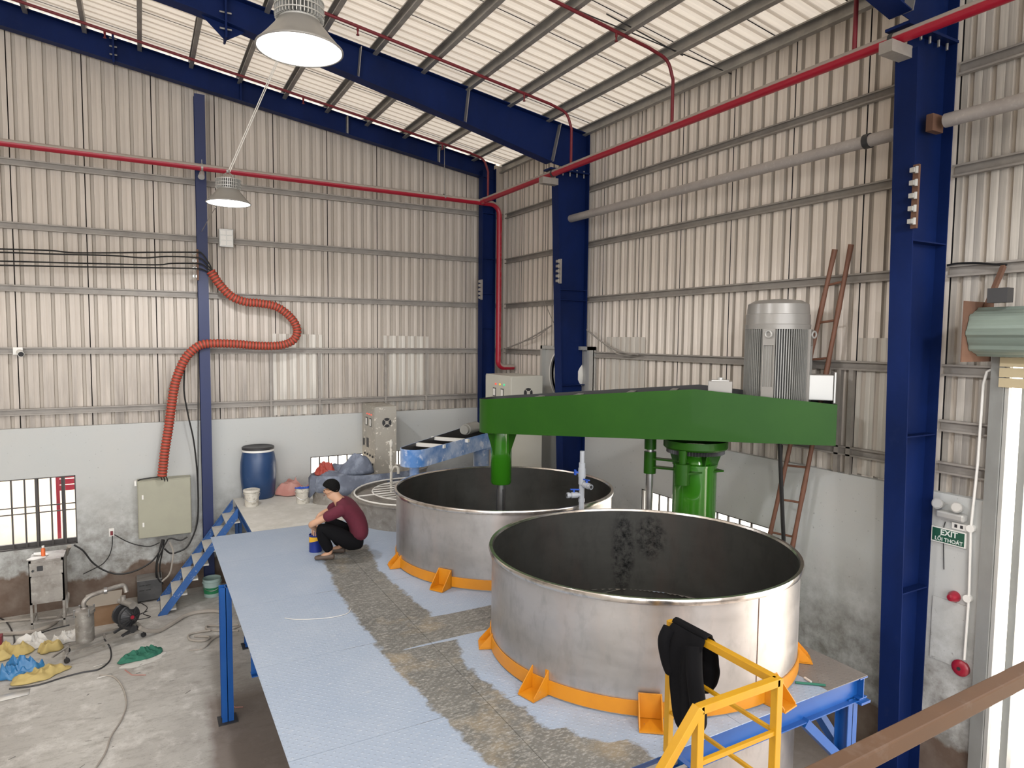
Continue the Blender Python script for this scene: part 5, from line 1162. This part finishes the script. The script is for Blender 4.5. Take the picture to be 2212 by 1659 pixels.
# ================================================================== MAN
def skin_obj(name, verts, edges, radii, mat, parent=None, loc=None, sub=2, root=0):
    me = bpy.data.meshes.new(name); o = bpy.data.objects.new(name, me); COL.objects.link(o)
    if parent: o.parent = parent; off = woff(parent)
    else: o.location = loc; off = Vector(loc)
    me.from_pydata([tuple(Vector(v)-off) for v in verts], edges, []); me.materials.append(MT[mat])
    md = o.modifiers.new('skin', 'SKIN'); md.use_smooth_shade = True; md.use_x_symmetry = False; md.use_y_symmetry = False; md.use_z_symmetry = False
    me.skin_vertices.new() if not me.skin_vertices else None
    for i, r in enumerate(radii):
        sv = me.skin_vertices[0].data[i]; sv.radius = r if isinstance(r, tuple) else (r, r); sv.use_root = (i == root)
    s = o.modifiers.new('sub', 'SUBSURF'); s.levels = sub; s.render_levels = sub
    return o
MO = Vector((-4.50, -4.10, ZP)); MF = Vector((-.93, .37, 0)).normalized(); ML = Vector((-MF.y, MF.x, 0)); 
def mp(f, l, u): return MO + MF*f + ML*l + Vector((0,0,u))
def limb_fingers(V, Ed, Rd, w_i, hand_dir, side, up, curl):
    """palm and five fingers branching from wrist vertex index w_i"""
    wv = V[w_i]; palm = wv + hand_dir*.07; V.append(palm); Rd.append((.026,.017)); pi_ = len(V)-1; Ed.append((w_i, pi_))
    for k, (sp, ln) in enumerate(((-.030,.062),(-.010,.072),(.010,.068),(.029,.054))):
        a = palm + hand_dir*.022 + side*sp; m1 = a + hand_dir*ln*.5 + curl*.008; m2 = m1 + hand_dir*ln*.2 + curl*ln*.45
        i0 = len(V); V += [a, m1, m2]; Rd += [.0095, .0085, .0075]; Ed += [(pi_, i0), (i0, i0+1), (i0+1, i0+2)]
    a = wv + hand_dir*.03 - side*.028; m1 = a + hand_dir*.03 - side*.018 + curl*.012; i0 = len(V); V += [a, m1, m1+hand_dir*.022+curl*.015]; Rd += [.012, .010, .008]; Ed += [(w_i, i0), (i0, i0+1), (i0+1, i0+2)]
V = [mp(-.17,0,.20), mp(-.21,0,.36), mp(-.13,0,.54), mp(-.01,0,.68), mp(.055,0,.745), mp(.10,0,.80), mp(.135,0,.865)]
Rd = [(.07,.065), (.11,.09), (.14,.10), (.11,.07), (.055,.055), (.062,.075), (.074,.09)]
Ed = [(i, i+1) for i in range(6)]
def addv(p, r, frm): V.append(p); Rd.append(r); Ed.append((frm, len(V)-1)); return len(V)-1
j = addv(mp(.175,0,.775), (.035,.035), 5)                       # jaw
j = addv(mp(.222,0,.815), (.014,.014), 6)                       # nose
addv(mp(.115,.083,.845), (.012,.02), 6); addv(mp(.115,-.083,.845), (.012,.02), 6)   # ears
sh = addv(mp(-.02,.17,.63), .055, 3); el = addv(mp(.36,.17,.455), .042, sh); wr = addv(mp(.315,.03,.365), .027, el)
limb_fingers(V, Ed, Rd, wr, (mp(.28,-.0,.30)-mp(.315,.03,.365)).normalized(), ML, MF, MF*-1)
sh = addv(mp(-.02,-.17,.64), .055, 3); el = addv(mp(.30,-.22,.47), .042, sh); wr = addv(mp(.34,-.06,.40), .027, el)
limb_fingers(V, Ed, Rd, wr, (mp(.33,.02,.34)-mp(.34,-.06,.40)).normalized(), MF, ML, Vector((0,0,-1)))
for sg, kf, af in ((1, .24, .13), (-1, .20, .03)):
    h = addv(mp(-.13, .085*sg, .20), .065, 0); kn = addv(mp(kf, .17*sg, .42), .06, h); an = addv(mp(af-.01, .12*sg, .09), .04, kn); addv(mp(af+.12, .13*sg, .035), (.035,.025), an)
man = skin_obj('person', V, Ed, Rd, 'skin', None, tuple(MO), 2)
tag(man, 'man in maroon shirt and black trousers crouching over a paint tin', 'person')
sV = [mp(-.20,0,.185), mp(-.225,0,.36), mp(-.15,0,.54), mp(-.03,0,.67), mp(.03,0,.735), mp(-.02,.17,.635), mp(.12,.19,.57), mp(.20,.185,.535), mp(-.02,-.17,.645), mp(.12,-.2,.575), mp(.20,-.215,.53)]
sR = [(.165,.135), (.165,.13), (.17,.13), (.13,.09), (.062,.06), .082, .072, .066, .082, .072, .066]
skin_obj('shirt', sV, [(0,1),(1,2),(2,3),(3,4),(3,5),(5,6),(6,7),(3,8),(8,9),(9,10)], sR, 'shirt', man, sub=2)
tV = [mp(-.16,0,.18), mp(-.235,0,.175), mp(-.27,0,.175)]; tR = [(.155,.13), (.13,.115), (.08,.07)]; tE = [(0,1),(1,2)]
for sg, kf, af in ((1, .24, .13), (-1, .20, .03)):
    i0 = len(tV); tV += [mp(-.13,.09*sg,.19), mp(.05,.15*sg,.33), mp(kf,.17*sg,.425), mp((kf+af)/2+.01,.15*sg,.25), mp(af,.12*sg,.10)]; tR += [.118, .102, .082, .075, .062]
    tE += [(0, i0), (i0, i0+1), (i0+1, i0+2), (i0+2, i0+3), (i0+3, i0+4)]
skin_obj('trousers', tV, tE, tR, 'trouser', man, sub=2)
for sg, af in ((1, .13), (-1, .03)):
    o = skin_obj('shoe', [mp(af-.06,.12*sg,.038), mp(af+.04,.125*sg,.04), mp(af+.15,.135*sg,.032), mp(af+.19,.137*sg,.028)], [(0,1),(1,2),(2,3)], [(.040,.040), (.045,.042), (.046,.03), (.034,.024)], 'shoe', man, sub=2)
hc = mp(.125,0,.885); b = MB(); vs = []; nh = 24; mh = 10; tilt = .75
ax = (MF*.12+Vector((0,0,1))).normalized(); fx = (MF-ax*MF.dot(ax)).normalized(); lx = ax.cross(fx)
for j in range(mh+1):
    for i in range(nh):
        a = 2*PI*i/nh; front = math.cos(a); lim = 2.02 - .85*max(0, front)**.6 - .22*max(0, 1-abs(front)*2.2) + .28*max(0, -front); th = lim*j/mh
        r_ = 1+.02*mnoise.noise(Vector((i*1.1, j*.9, 1)))
        q = hc + (fx*math.cos(a)*math.sin(th)*.103 + lx*math.sin(a)*math.sin(th)*.086 + ax*math.cos(th)*.098)*r_; vs.append(q)
b.add(vs, [(j*nh+i, j*nh+(i+1)%nh, (j+1)*nh+(i+1)%nh, (j+1)*nh+i) for j in range(mh) for i in range(nh)]); b.build('hair', 'hair', man, ang=80, solid=.012)
for sg in (-1, 1):
    q = mp(.207, .03*sg, .845); b = MB(); b.lathe(tuple(q), [(.001,-.008),(.007,-.004),(.008,0),(.007,.004),(.001,.008)], 10); b.build('eye', 'hair', man)
b = MB(); q = mp(.212, 0, .78); b.bar(q+ML*.02, q-ML*.02, .008, .007); b.build('mouth', 'redthin', man, smooth=False)
# paint tin and brush
pc = at(682, 1190, 'z', ZP); t = thing('paint_tin', 'blue and yellow paint tin in front of the crouching man', 'paint tin', (pc.x, pc.y, ZP))
b = MB(); b.lathe((pc.x, pc.y, ZP), [(.02,0),(.082,0),(.082,.215),(.085,.22),(.078,.222),(.078,.16),(.02,.15)], 32); b.build('tin', 'canblue', t)
b = MB(); vs = [];
va_ = math.atan2(CAM.y-pc.y, CAM.x-pc.x)
for i in range(13):
    a = va_-1.3+1.7*i/12
    for z in (.125+.03*i/12, .20): vs.append((pc.x+.0835*math.cos(a), pc.y+.0835*math.sin(a), ZP+z))
b.add(vs, [(2*i, 2*i+2, 2*i+3, 2*i+1) for i in range(12)]); b.build('yellow_label', 'canyellow', t)
b = MB(); b.lathe((pc.x, pc.y, ZP+.17), [(.077,0),(.001,.001)], 24); b.build('paint', 'pvc', t)
hw = mp(.30, .0, .31); b = MB(); b.pipe([Vector((pc.x+.03, pc.y-.02, ZP+.12)), hw, hw+Vector((0,0,.06))], .009, 8); tag(b.build('paint_brush', 'white'), 'pale brush handle dipping into the paint tin', 'brush')
# ================================================================== LADDER
L1t, L2t = Vector((-.13, -7.70, 5.39)), Vector((-.13, -7.885, 5.42))
def foot(px, py, x):   # foot on the floor plane on the sight line of the rail
    return None
ld = thing('bamboo_ladder', 'rusty brown bamboo ladder leaning on the right wall behind the mixer', 'ladder', (-1.2, -7.8, FZ))
def extend(topv, px, py, t_):  # a second point on the rail at depth t_, extended to the floor
    q = dep(px, py, t_); d = q-topv; k = (FZ-topv.z)/d.z; return topv+d*k
f1 = extend(L1t, 1663, 1155, 7.75); f2 = extend(L2t, 1710, 1190, 7.55)
for a_, b_ in ((L1t, f1), (L2t, f2)):
    pts_ = [a_.lerp(b_, i/24) for i in range(25)]; b = MB(); b.pipe(pts_, [.024 if i % 3 else .029 for i in range(25)], 10); b.build('rail', 'bamboo', ld)
for k in range(1, 13):
    f = .045+.075*k*1.02; a_ = L1t.lerp(f1, f-.05); b_ = L2t.lerp(f2, f-.05); b = MB(); b.pipe([a_, b_], .013, 8); b.build('rung', 'bamboo', ld)
# ================================================================== RIGHT END: DOORWAY, SIGN, FITTINGS
dj = thing('door_1', 'tall open doorway at the right edge with grey jamb post', 'door', (0, -9.35, FZ), kind='structure')
b = MB(); b.box(-.07, .04, -9.34, -9.235, FZ, 4.30); b.build('jamb_post', 'alu', dj, smooth=False)
b = MB(); b.box(-.05, .0, -9.375, -9.345, FZ, 4.2); b.build('guide_rail', 'silver', dj, smooth=False)
b = MB(); b.box(.12, .2, -9.46, -9.40, FZ, 4.2); b.build('jamb_trim', 'alu', dj, smooth=False)
rsb = thing('roller_shutter', 'rolled-up pale green roller shutter above the doorway at the right edge', 'roller shutter', (-.25, -9.5, 4.25))
cy_, cz_ = -.28, 4.50
b = MB(); prof = []
for i in range(48):
    a = 2*PI*i/48; r = .20+(.012 if i % 6 in (0, 1) else -.006); prof.append((cy_+r*math.cos(a), cz_+r*math.sin(a)))
b.add([(x, y, z) for y in (-9.22, -13.4) for x, z in prof], [(i, (i+1)%48, 48+(i+1)%48, 48+i) for i in range(48)]); b.build('curtain_roll', 'shutter', rsb, smooth=False)
for k in range(3): b = MB(); b.box(-.09, -.06, -13.4, -9.31, 4.02+.09*k, 4.10+.09*k); b.build('curtain_slat', 'shutter_cream', rsb, smooth=False)
b = MB(); b.box(-.52, -.04, -9.215, -9.205, 4.24, 4.76); b.build('end_plate', 'rust', rsb, smooth=False)
b = MB(); b.box(-.45, -.35, -9.5, -9.35, 4.74, 4.86); b.build('limit_box', 'dark', rsb, smooth=False)
b = MB(); b.bar(at(2115, 700, 'x', -.3), at(2168, 575, 'x', -.02), .035, .035); tag(b.build('stay_rod', 'rust', smooth=False), 'rusty slanting stay above the roller shutter', 'brace')
xcable('dark cable arched over the rail right of the big column', [(2046,573),(2070,569),(2110,568),(2150,571),(2175,572)], .01)
sg = thing('exit_sign', 'green exit sign with white English and Vietnamese lettering', 'sign', (0, -8.94, 2.57))
a0, a1, z0, z1 = -8.785, -9.09, 2.50, 2.645
b = MB(); b.box(-.03, 0, a1, a0, z0, z1); b.build('frame', 'white', sg, smooth=False); b = MB(); b.box(-.033, -.03, a1+.01, a0-.01, z0+.01, z1-.01); b.build('face', 'signgreen', sg, smooth=False)
def text(s_, size, y, z, parent, mat='letter', xoff=-.034, bold=.0):
    cu = bpy.data.curves.new('lettering', 'FONT'); cu.body = s_; cu.size = size; cu.align_x = 'CENTER'; cu.extrude = .001; cu.offset = bold
    tmp = bpy.data.objects.new('tmp', cu); COL.objects.link(tmp); bpy.context.view_layer.update()
    me = bpy.data.meshes.new_from_object(tmp.evaluated_get(bpy.context.evaluated_depsgraph_get())); bpy.data.objects.remove(tmp)
    o = bpy.data.objects.new('lettering', me); COL.objects.link(o); me.materials.clear(); me.materials.append(MT[mat]); o.parent = parent
    M_ = Matrix(((0,0,-1,xoff-woff(parent).x),(-1,0,0,y-woff(parent).y),(0,1,0,z-woff(parent).z),(0,0,0,1))); o.matrix_local = M_; return o
text('EXIT', .075, -8.945, 2.578, sg, bold=.002); text('LỐI THOÁT', .048, -8.945, 2.520, sg, bold=.001)
el = thing('emergency_light', 'twin-head emergency light above the exit sign', 'lamp', (-.05, -8.93, 2.72))
b = MB(); b.box(-.09, 0, -9.09, -8.84, 2.745, 2.82); b.build('battery_box', 'silver', el, smooth=False, bevel=.02)
for y in (-8.86, -9.03):
    b = MB(); b.cyl((-.03, y, 2.87), (-.10, y, 2.885), .035, .052, n=20); o = b.build('lamp_head', 'silver', el); b = MB(); b.cyl((-.101, y, 2.885), (-.104, y, 2.886), .042, n=16); b.build('lens', 'glassy', o)
sk = thing('wall_socket', 'white double socket between the emergency light and the exit sign', 'socket', (0, -9.03, 2.66))
b = MB(); b.box(-.02, 0, -9.09, -8.96, 2.66, 2.72); b.build('plate', 'white', sk, smooth=False)
for y in (-8.995, -9.045): b = MB(); b.box(-.022, -.02, y-.012, y+.012, 2.675, 2.705); b.build('socket_face', 'dark', sk, smooth=False)
cd_ = thing('conduit', 'white conduit pipe running down the wall past the exit sign', 'pipe', (-.02, -9.13, 1.3))
pts_ = [at(2145, 797, 'x', -.03), at(2132, 803, 'x', -.03), at(2124, 830, 'x', -.03), at(2112, 1000, 'x', -.03), at(2097, 1142, 'x', -.03), at(2093, 1290, 'x', -.03), at(2083, 1425, 'x', -.03)]
b = MB(); b.pipe(pts_, .012, 8); b.build('tube', 'white', cd_)
for px, py in ((2097, 1142), (2090, 1293)):
    p = at(px, py, 'x', -.03); b = MB(); b.cyl((0, p.y, p.z), (-.045, p.y, p.z), .035, n=18); b.build('junction_box', 'white', cd_)
p = at(2063, 1288, 'x', 0); b = MB(); b.lathe((0, p.y, p.z), [(.052,0),(.052,-.03),(.045,-.05),(.03,-.085),(.002,-.09)], 24, axis='x'); tag(b.build('alarm_beacon', 'red'), 'small red alarm beacon beside the conduit', 'alarm')
p = at(2077, 1442, 'x', 0); t = thing('alarm_bell', 'round red alarm bell at the foot of the conduit', 'alarm', (0, p.y, p.z))
b = MB(); b.lathe((0, p.y, p.z), [(.076,0),(.076,-.03),(.06,-.045),(.03,-.048),(.002,-.045)], 32, axis='x'); b.build('gong', 'red', t); b = MB(); b.cyl((-.046, p.y, p.z), (-.055, p.y, p.z), .016, n=14); b.build('centre_button', 'dark', t)
xcable('thin black wire hanging down beside the exit sign', [(2042,1127),(2038,1150),(2039,1230)], .004)
b = MB(); b.box(-.012, 0, -9.14, -8.82, 1.35, 1.96); tag(b.build('wall_board', 'masonry', smooth=False), 'flat whitewashed board on the wall below the alarm beacon', 'board')
# ================================================================== FLOOR CLUTTER AT LEFT
mc = thing('machine_cabinet', 'dusty stainless control cabinet on legs below the left window', 'cabinet', (-7.95, -.6, FZ))
cx0, cx1, cy0, cy1 = -8.14, -7.72, -.80, -.36; zt_ = 1.14
b = MB(); b.box(cx0, cx1, cy0, cy1, .50, zt_); b.build('body', 'dustymetal', mc, smooth=False)
b = MB(); b.box(cx0+.01, cx1-.01, cy0-.01, cy0, .92, zt_-.03); fp = b.build('control_panel', 'dustymetal', mc, smooth=False)
b = MB(); b.box(cx0+.10, cx0+.17, cy0-.018, cy0-.01, .99, 1.06); b.build('display', 'dark', fp, smooth=False); b = MB(); b.cyl((cx0+.05, cy0-.01, 1.0), (cx0+.05, cy0-.03, 1.0), .015, n=10); b.build('knob', 'dark', fp)
b = MB(); b.box(cx0+.02, cx1-.02, cy0-.008, cy0, .53, .90); b.build('door', 'dustymetal', mc, smooth=False)
for x in (cx0+.015, cx1-.015):
    for y in (cy0+.015, cy1-.015): b = MB(); b.box(x-.015, x+.015, y-.015, y+.015, FZ, zt_); b.build('leg', 'dustymetal', mc, smooth=False)
b = MB(); b.bar((cx0, cy0+.015, .22), (cx1, cy0+.015, .22), .025, .025); b.bar((cx0+.015, cy0, .22), (cx0+.015, cy1, .22), .025, .025); b.bar((cx1-.015, cy0, .22), (cx1-.015, cy1, .22), .025, .025); b.build('lower_frame', 'dustymetal', mc, smooth=False)
t = thing('spray_bottle', 'small orange bottle standing on the dusty cabinet', 'bottle', (-7.98, -.62, zt_)); b = MB(); b.lathe((-7.98, -.62, zt_), [(.01,0),(.026,0),(.027,.11),(.014,.13),(.014,.14)], 18); b.build('body', 'orange', t); b = MB(); b.lathe((-7.98, -.62, zt_), [(.017,.135),(.017,.16),(.002,.162)], 14); b.build('cap', 'white', t)
for lab, p_, q_ in (('white fan blade lying on the dusty cabinet, pointing left', (-8.17,-.72), (-7.95,-.66)), ('white fan blade lying on the dusty cabinet, pointing to the window', (-8.12,-.40), (-7.93,-.58))):
    b = MB(); p_ = Vector((*p_, zt_)); q_ = Vector((*q_, zt_)); d = (q_-p_); s_ = Vector((-d.y, d.x, 0)).normalized()
    b.prism([p_, p_+d*.3+s_*.07, q_+s_*.02, q_-s_*.03, p_+d*.3-s_*.07], (0,0,.002), (0,0,.012)); tag(b.build('fan_blade', 'white', smooth=False), lab, 'fan blade', 'loose fan blades')
gb = thing('transformer_box', 'dark grey metal equipment box on the floor beside the stair foot', 'box', (-6.62, -.12, FZ))
b = MB(); b.box(-6.80, -6.45, -.34, .0-.02, FZ+.03, FZ+.36); b.build('body', 'greybox', gb, smooth=False, bevel=.006); b = MB(); b.box(-6.805, -6.445, -.345, -.015, FZ+.36, FZ+.368); b.build('top_panel', 'greytop', gb, smooth=False)
for x in (-6.75, -6.66):
    for z in (FZ+.28, FZ+.20): b = MB(); b.box(x-.02, x+.05, -.345, -.34, z, z+.008); b.build('vent_slot', 'black', gb, smooth=False)
for x in (-6.78, -6.47):
    for y in (-.32, -.05): b = MB(); b.cyl((x, y, FZ), (x, y, FZ+.03), .02, n=10); b.build('foot', 'black', gb)
t = thing('cardboard_box', 'brown cardboard box with dusty top behind the pump', 'box', (-7.25, -.7, FZ))
b = MB(); b.box(-7.42, -7.02, -1.0, -.6, FZ, FZ+.30); b.build('carton', 'cardboard', t, smooth=False); b = MB(); b.prism([(-7.45,-1.02,FZ+.30),(-7.01,-1.02,FZ+.30),(-7.0,-.55,FZ+.34),(-7.48,-.55,FZ+.34)], (0,0,0), (0,0,.006)); b.build('flap', 'cardtop', t, smooth=False)
# pump trolley
pu = thing('pump_trolley', 'low steel trolley frame on castors carrying the pump and filter', 'trolley', (-7.15, -1.95, FZ))
k0, k1, k2, k3 = Vector((-7.60,-2.12,0)), Vector((-6.72,-1.72,0)), Vector((-6.80,-1.42,0)), Vector((-7.62,-1.78,0)); zf = FZ+.10
for a_, b_ in ((k0,k1),(k1,k2),(k2,k3),(k3,k0)): b = MB(); b.bar(a_+Vector((0,0,zf)), b_+Vector((0,0,zf)), .035, .035); b.build('frame_bar', 'dustymetal', pu, smooth=False)
b = MB(); b.bar(k0.lerp(k1,.5)+Vector((0,0,zf)), k3.lerp(k2,.5)+Vector((0,0,zf)), .025, .03); b.bar(k0+Vector((-.15,-.06,.0+FZ+.14)), k3.lerp(k0,.5)+Vector((0,0,FZ+.14)), .02, .02); b.build('cross_bar', 'dustymetal', pu, smooth=False)
for c in (k0, k1, k2, k3): b = MB(); b.cyl((c.x-.012,c.y-.012,FZ+.035), (c.x+.012,c.y+.012,FZ+.035), .034, n=16); b.cyl((c.x,c.y,FZ+.04), (c.x,c.y,FZ+.09), .01, n=8); b.build('castor', 'dark', pu)
fx_, fy_ = -7.42, -1.72
fp = thing('filter_pot', 'dusty stainless filter pot with bent pipe on the trolley', 'filter', (fx_, fy_, FZ+.1))
b = MB(); b.lathe((fx_, fy_, FZ), [(.02,.10),(.108,.10),(.112,.13),(.112,.50),(.13,.50),(.13,.52),(.13,.54),(.05,.56),(.045,.58)], 32); b.build('pot', 'dustymetal', fp)
b = MB(); b.pipe(curve([(fx_, fy_, FZ+.56), (fx_+.0, fy_, FZ+.64), (fx_+.06, fy_+.02, FZ+.70), (fx_+.16, fy_+.06, FZ+.72), (fx_+.42, fy_+.20, FZ+.73), (fx_+.48, fy_+.22, FZ+.70), (fx_+.50, fy_+.20, FZ+.62)], 6), .030, 12); b.build('bent_pipe', 'dustymetal', fp)
b = MB(); b.lathe((fx_+.25, fy_+.11, FZ+.72), [(.032,-.02),(.045,-.02),(.045,.02),(.032,.02)], 16, axis='x'); b.build('pipe_clamp', 'steel', fp)
for k in range(4): a = k*PI/2+.5; b = MB(); b.cyl((fx_+.125*math.cos(a), fy_+.125*math.sin(a), FZ+.47), (fx_+.125*math.cos(a), fy_+.125*math.sin(a), FZ+.57), .012, n=8); b.build('wing_bolt', 'steel', fp)
qx, qy, qz = -6.93, -1.70, FZ+.36; vdir = Vector((CAM.x-qx, CAM.y-qy, 0)).normalized(); pd = (vdir+Vector((.55,0,0))).normalized()
dp = thing('diaphragm_pump', 'black double diaphragm pump with ribbed domes and a red centre cap', 'pump', (qx, qy, FZ+.1))
for sg in (1, -1):
    c = Vector((qx,qy,qz))+pd*.075*sg; b = MB(); b.cyl(c-pd*.02*sg, c+pd*.02*sg, .145, n=28); b.cyl(c+pd*.02*sg, c+pd*.075*sg, .125, .05, n=28); b.build('dome', 'dark', dp)
    x_, y_ = basis(pd); b = MB()
    for k in range(12): a = 2*PI*k/12; e = (x_*math.cos(a)+y_*math.sin(a)); b.bar(c+pd*.028*sg+e*.135, c+pd*.085*sg+e*.045, .010, .02, up=tuple(pd))
    b.build('dome_rib', 'dark', dp, smooth=False)
c = Vector((qx,qy,qz))+pd*.155; b = MB(); b.cyl(c, c+pd*.012, .026, n=20); b.build('centre_cap', 'red', dp)
b = MB(); z_ = Vector((0,0,1)); c0 = Vector((qx,qy,qz)); b.cyl(c0+z_*.17-pd*.15, c0+z_*.17+pd*.17, .036, n=16); b.cyl(c0+z_*.17+pd*.15, c0+z_*.17+pd*.18, .048, n=16); b.cyl(c0+z_*.17-pd*.06, c0+z_*.26-pd*.06, .035, n=14); b.build('top_manifold', 'dustymetal', dp)
b = MB(); b.cyl(c0-z_*.17-pd*.15, c0-z_*.17+pd*.16, .04, n=16); b.cyl(c0-z_*.17+pd*.15, c0-z_*.17+pd*.18, .05, n=16); sx_ = Vector((pd.y,-pd.x,0)); sx_ = sx_ if sx_.x > 0 else -sx_
for sg in (-1,1): b.bar(c0-z_*.18+pd*.1*sg+sx_*.1, c0-z_*.24+pd*.1*sg-sx_*.12, .03, .03)
b.build('bottom_manifold', 'dark', dp)
# hoses on the floor
def fcable(label, px, r, mat='dustyhose', name='floor_hose', z=None, n=8, cat='hose'):
    P_ = [at(a[0], a[1], 'z', (a[2] if len(a) > 2 else FZ)+r) for a in px]; b = MB(); b.pipe(curve(P_, n), r, 8); return tag(b.build(name, mat), label, cat)
fcable('thick pale hose from the pump curving to the platform leg', [(302,1356,.26),(318,1362,.18),(345,1362),(375,1345),(400,1330),(430,1322),(470,1320),(500,1330)], .030)
fcable('thick dusty hose on the floor below the left window', [(-30,1370),(60,1366),(110,1350),(134,1325),(146,1290,.25),(146,1240,.55),(143,1200,.9),(150,1180,1.1)], .030)
fcable('grey cable curling across the open floor at left', [(215,1458),(245,1462),(265,1485),(273,1520),(262,1555),(240,1590),(228,1625),(205,1662)], .010, name='floor_cable', cat='cable')
fcable('dark cable from the trolley curving past the sacks', [(225,1380,.25),(238,1400),(238,1425),(215,1445),(180,1452),(140,1462),(80,1480),(20,1488)], .010, 'dark', name='floor_cable', cat='cable')
fcable('black cable looping on the floor in front of the cabinet', [(150,1350),(110,1360),(85,1370),(80,1385),(95,1394),(120,1392)], .009, 'dark', name='floor_cable', cat='cable')
fcable('thin dark cable at the left edge of the floor', [(-10,1330),(15,1345),(30,1375),(28,1395),(10,1402)], .010, 'dark', name='floor_cable', cat='cable')
fcable('flattened empty hose by the platform leg, upper one', [(515,1350),(480,1352),(450,1352),(447,1358),(470,1362),(515,1362)], .016)
fcable('folded cloth strip hose left of the platform leg', [(455,1362),(425,1366),(408,1372),(412,1382),(440,1384),(452,1376),(420,1374)], .016)
fcable('pale strip end lying left of the platform leg', [(520,1352),(465,1378),(440,1400),(408,1405)], .010)
fcable('tangle of thin wires beside the pump', [(300,1300),(318,1312),(310,1326),(325,1332),(300,1338),(285,1335),(318,1320)], .006, 'dark', name='floor_cable', cat='cable')
fcable('long dusty pipe lying against the base of the back wall', [(-20,1345),(60,1338),(140,1330),(220,1310)], .02)
# rags and sacks
p = at(312, 1412, 'z', FZ); crumple('green_cloth', 'crumpled green cloth lying on the floor left of the platform leg', 'cloth', (p.x-.03, p.y-.05, FZ+.004), .30, .17, .085, 'greencloth', 1.1, 5, .35, res=48, sharp=1)
p = at(290, 1432, 'z', FZ); crumple('white_sheet', 'white plastic sheet half under the green cloth', 'plastic sheet', (p.x+.12, p.y+.02, FZ), .28, .13, .012, 'whitefilm', 2.2, 5, .3, res=28)
p = at(75, 1455, 'z', FZ); crumple('yellow_sack', 'flattened yellow woven sack lying in front of the rubbish heap', 'sack', (p.x+.08, p.y-.10, FZ), .36, .17, .12, 'yellowbag', 5.3, 4, .2, res=40)
p = at(30, 1420, 'z', FZ); crumple('yellow_sack', 'second yellow sack at the back left of the rubbish heap', 'sack', (p.x-.05, p.y+.12, FZ), .26, .18, .20, 'yellowbag', 8.3, 4, .0, res=36)
p = at(108, 1400, 'z', FZ); crumple('yellow_sack', 'small open yellow sack nearest the filter pot', 'sack', (p.x-.0, p.y-.10, FZ), .14, .13, .16, 'yellowbag', 9.1, 6, .0, res=30)
p = at(40, 1455, 'z', FZ); crumple('blue_bag', 'crumpled bright blue plastic bag on the rubbish heap', 'plastic bag', (p.x, p.y-.08, FZ), .27, .14, .21, 'bluebag', 4.7, 5, .1, res=44, sharp=1)
p = at(70, 1395, 'z', FZ); crumple('white_bag', 'crumpled white plastic bag behind the yellow sacks', 'plastic bag', (p.x, p.y, FZ), .24, .16, .17, 'whitefilm', 6.1, 5, .2, res=36)
p = at(140, 1385, 'z', FZ); crumple('clear_bag', 'crumpled clear plastic film beside the filter pot', 'plastic bag', (p.x, p.y, FZ), .20, .15, .16, 'whitefilm', 3.9, 6, .2, res=36)
p = at(2, 1390, 'z', FZ); b = MB(); b.box(p.x-.14, p.x+.02, p.y-.06, p.y+.06, FZ, FZ+.12); tag(b.build('red_box', 'redthin', smooth=False), 'small red box at the left edge behind the sacks', 'box')
for px, py, dx, dy, lab in ((25,1505,.34,.16,'white paper sheet on the floor at the left edge'), (225,1462,.16,.05,'white paper scrap beside the grey cable'), (215,1438,.14,.03,'white strip of paper by the trolley')):
    p = at(px, py, 'z', FZ); b = MB(); b.add([(p.x-dx/2,p.y-dy/2,FZ+.004),(p.x+dx/2,p.y-dy/2+.03,FZ+.007),(p.x+dx/2,p.y+dy/2+.03,FZ+.004),(p.x-dx/2,p.y+dy/2,FZ+.006)], [(0,1,2,3)]); tag(b.build('paper_scrap', 'whitefilm', solid=.002), lab, 'paper')
for pts_, lab in (([(270,1447),(285,1458),(315,1458)], 'short pink ribbon on the floor below the green cloth'), ([(498,1520),(508,1528),(525,1527)], 'short pink ribbon right of the platform leg')):
    P_ = [at(x, y, 'z', FZ+.006) for x, y in pts_]; b = MB(); b.pipe(P_, .007, 5); tag(b.build('ribbon', 'pinksack'), lab, 'ribbon')
for k in range(34):                                  # splinters and scraps scattered on the open floor
    x = random.uniform(-8.0, -6.1); y = random.uniform(-7.5, -2.6); a = random.uniform(-.3, .9); l = random.uniform(.02, .10)
    if k == 0: DB = MB()
    DB.bar((x, y, FZ+.004), (x+l*math.cos(a), y+l*math.sin(a), FZ+.004), .006, .006)
tag(DB.build('floor_litter', 'galv', smooth=False), 'tiny splinters and scraps scattered over the open concrete floor', 'litter', kind='stuff')
# on the deck
for lab, m_, a_, b_ in (('short green stick lying on the deck right of the near tank', 'greencloth', (1718,1474), (1783,1480)), ('short white stick lying on the deck right of the near tank', 'whitefilm', (1738,1464), (1752,1473))):
    b = MB(); b.pipe([at(*a_, 'z', ZP+.012), at(*b_, 'z', ZP+.012)], .010, 8); tag(b.build('stick', m_), lab, 'stick')
P_ = [at(x, y, 'z', ZP+.006) for x, y in ((615,1335),(640,1338),(680,1337),(720,1333),(750,1325),(758,1315))]
b = MB(); b.pipe(curve(P_, 6), .004, 5); tag(b.build('thin_wire', 'whitefilm'), 'thin pale wire lying curved on the blue-grey deck', 'wire')
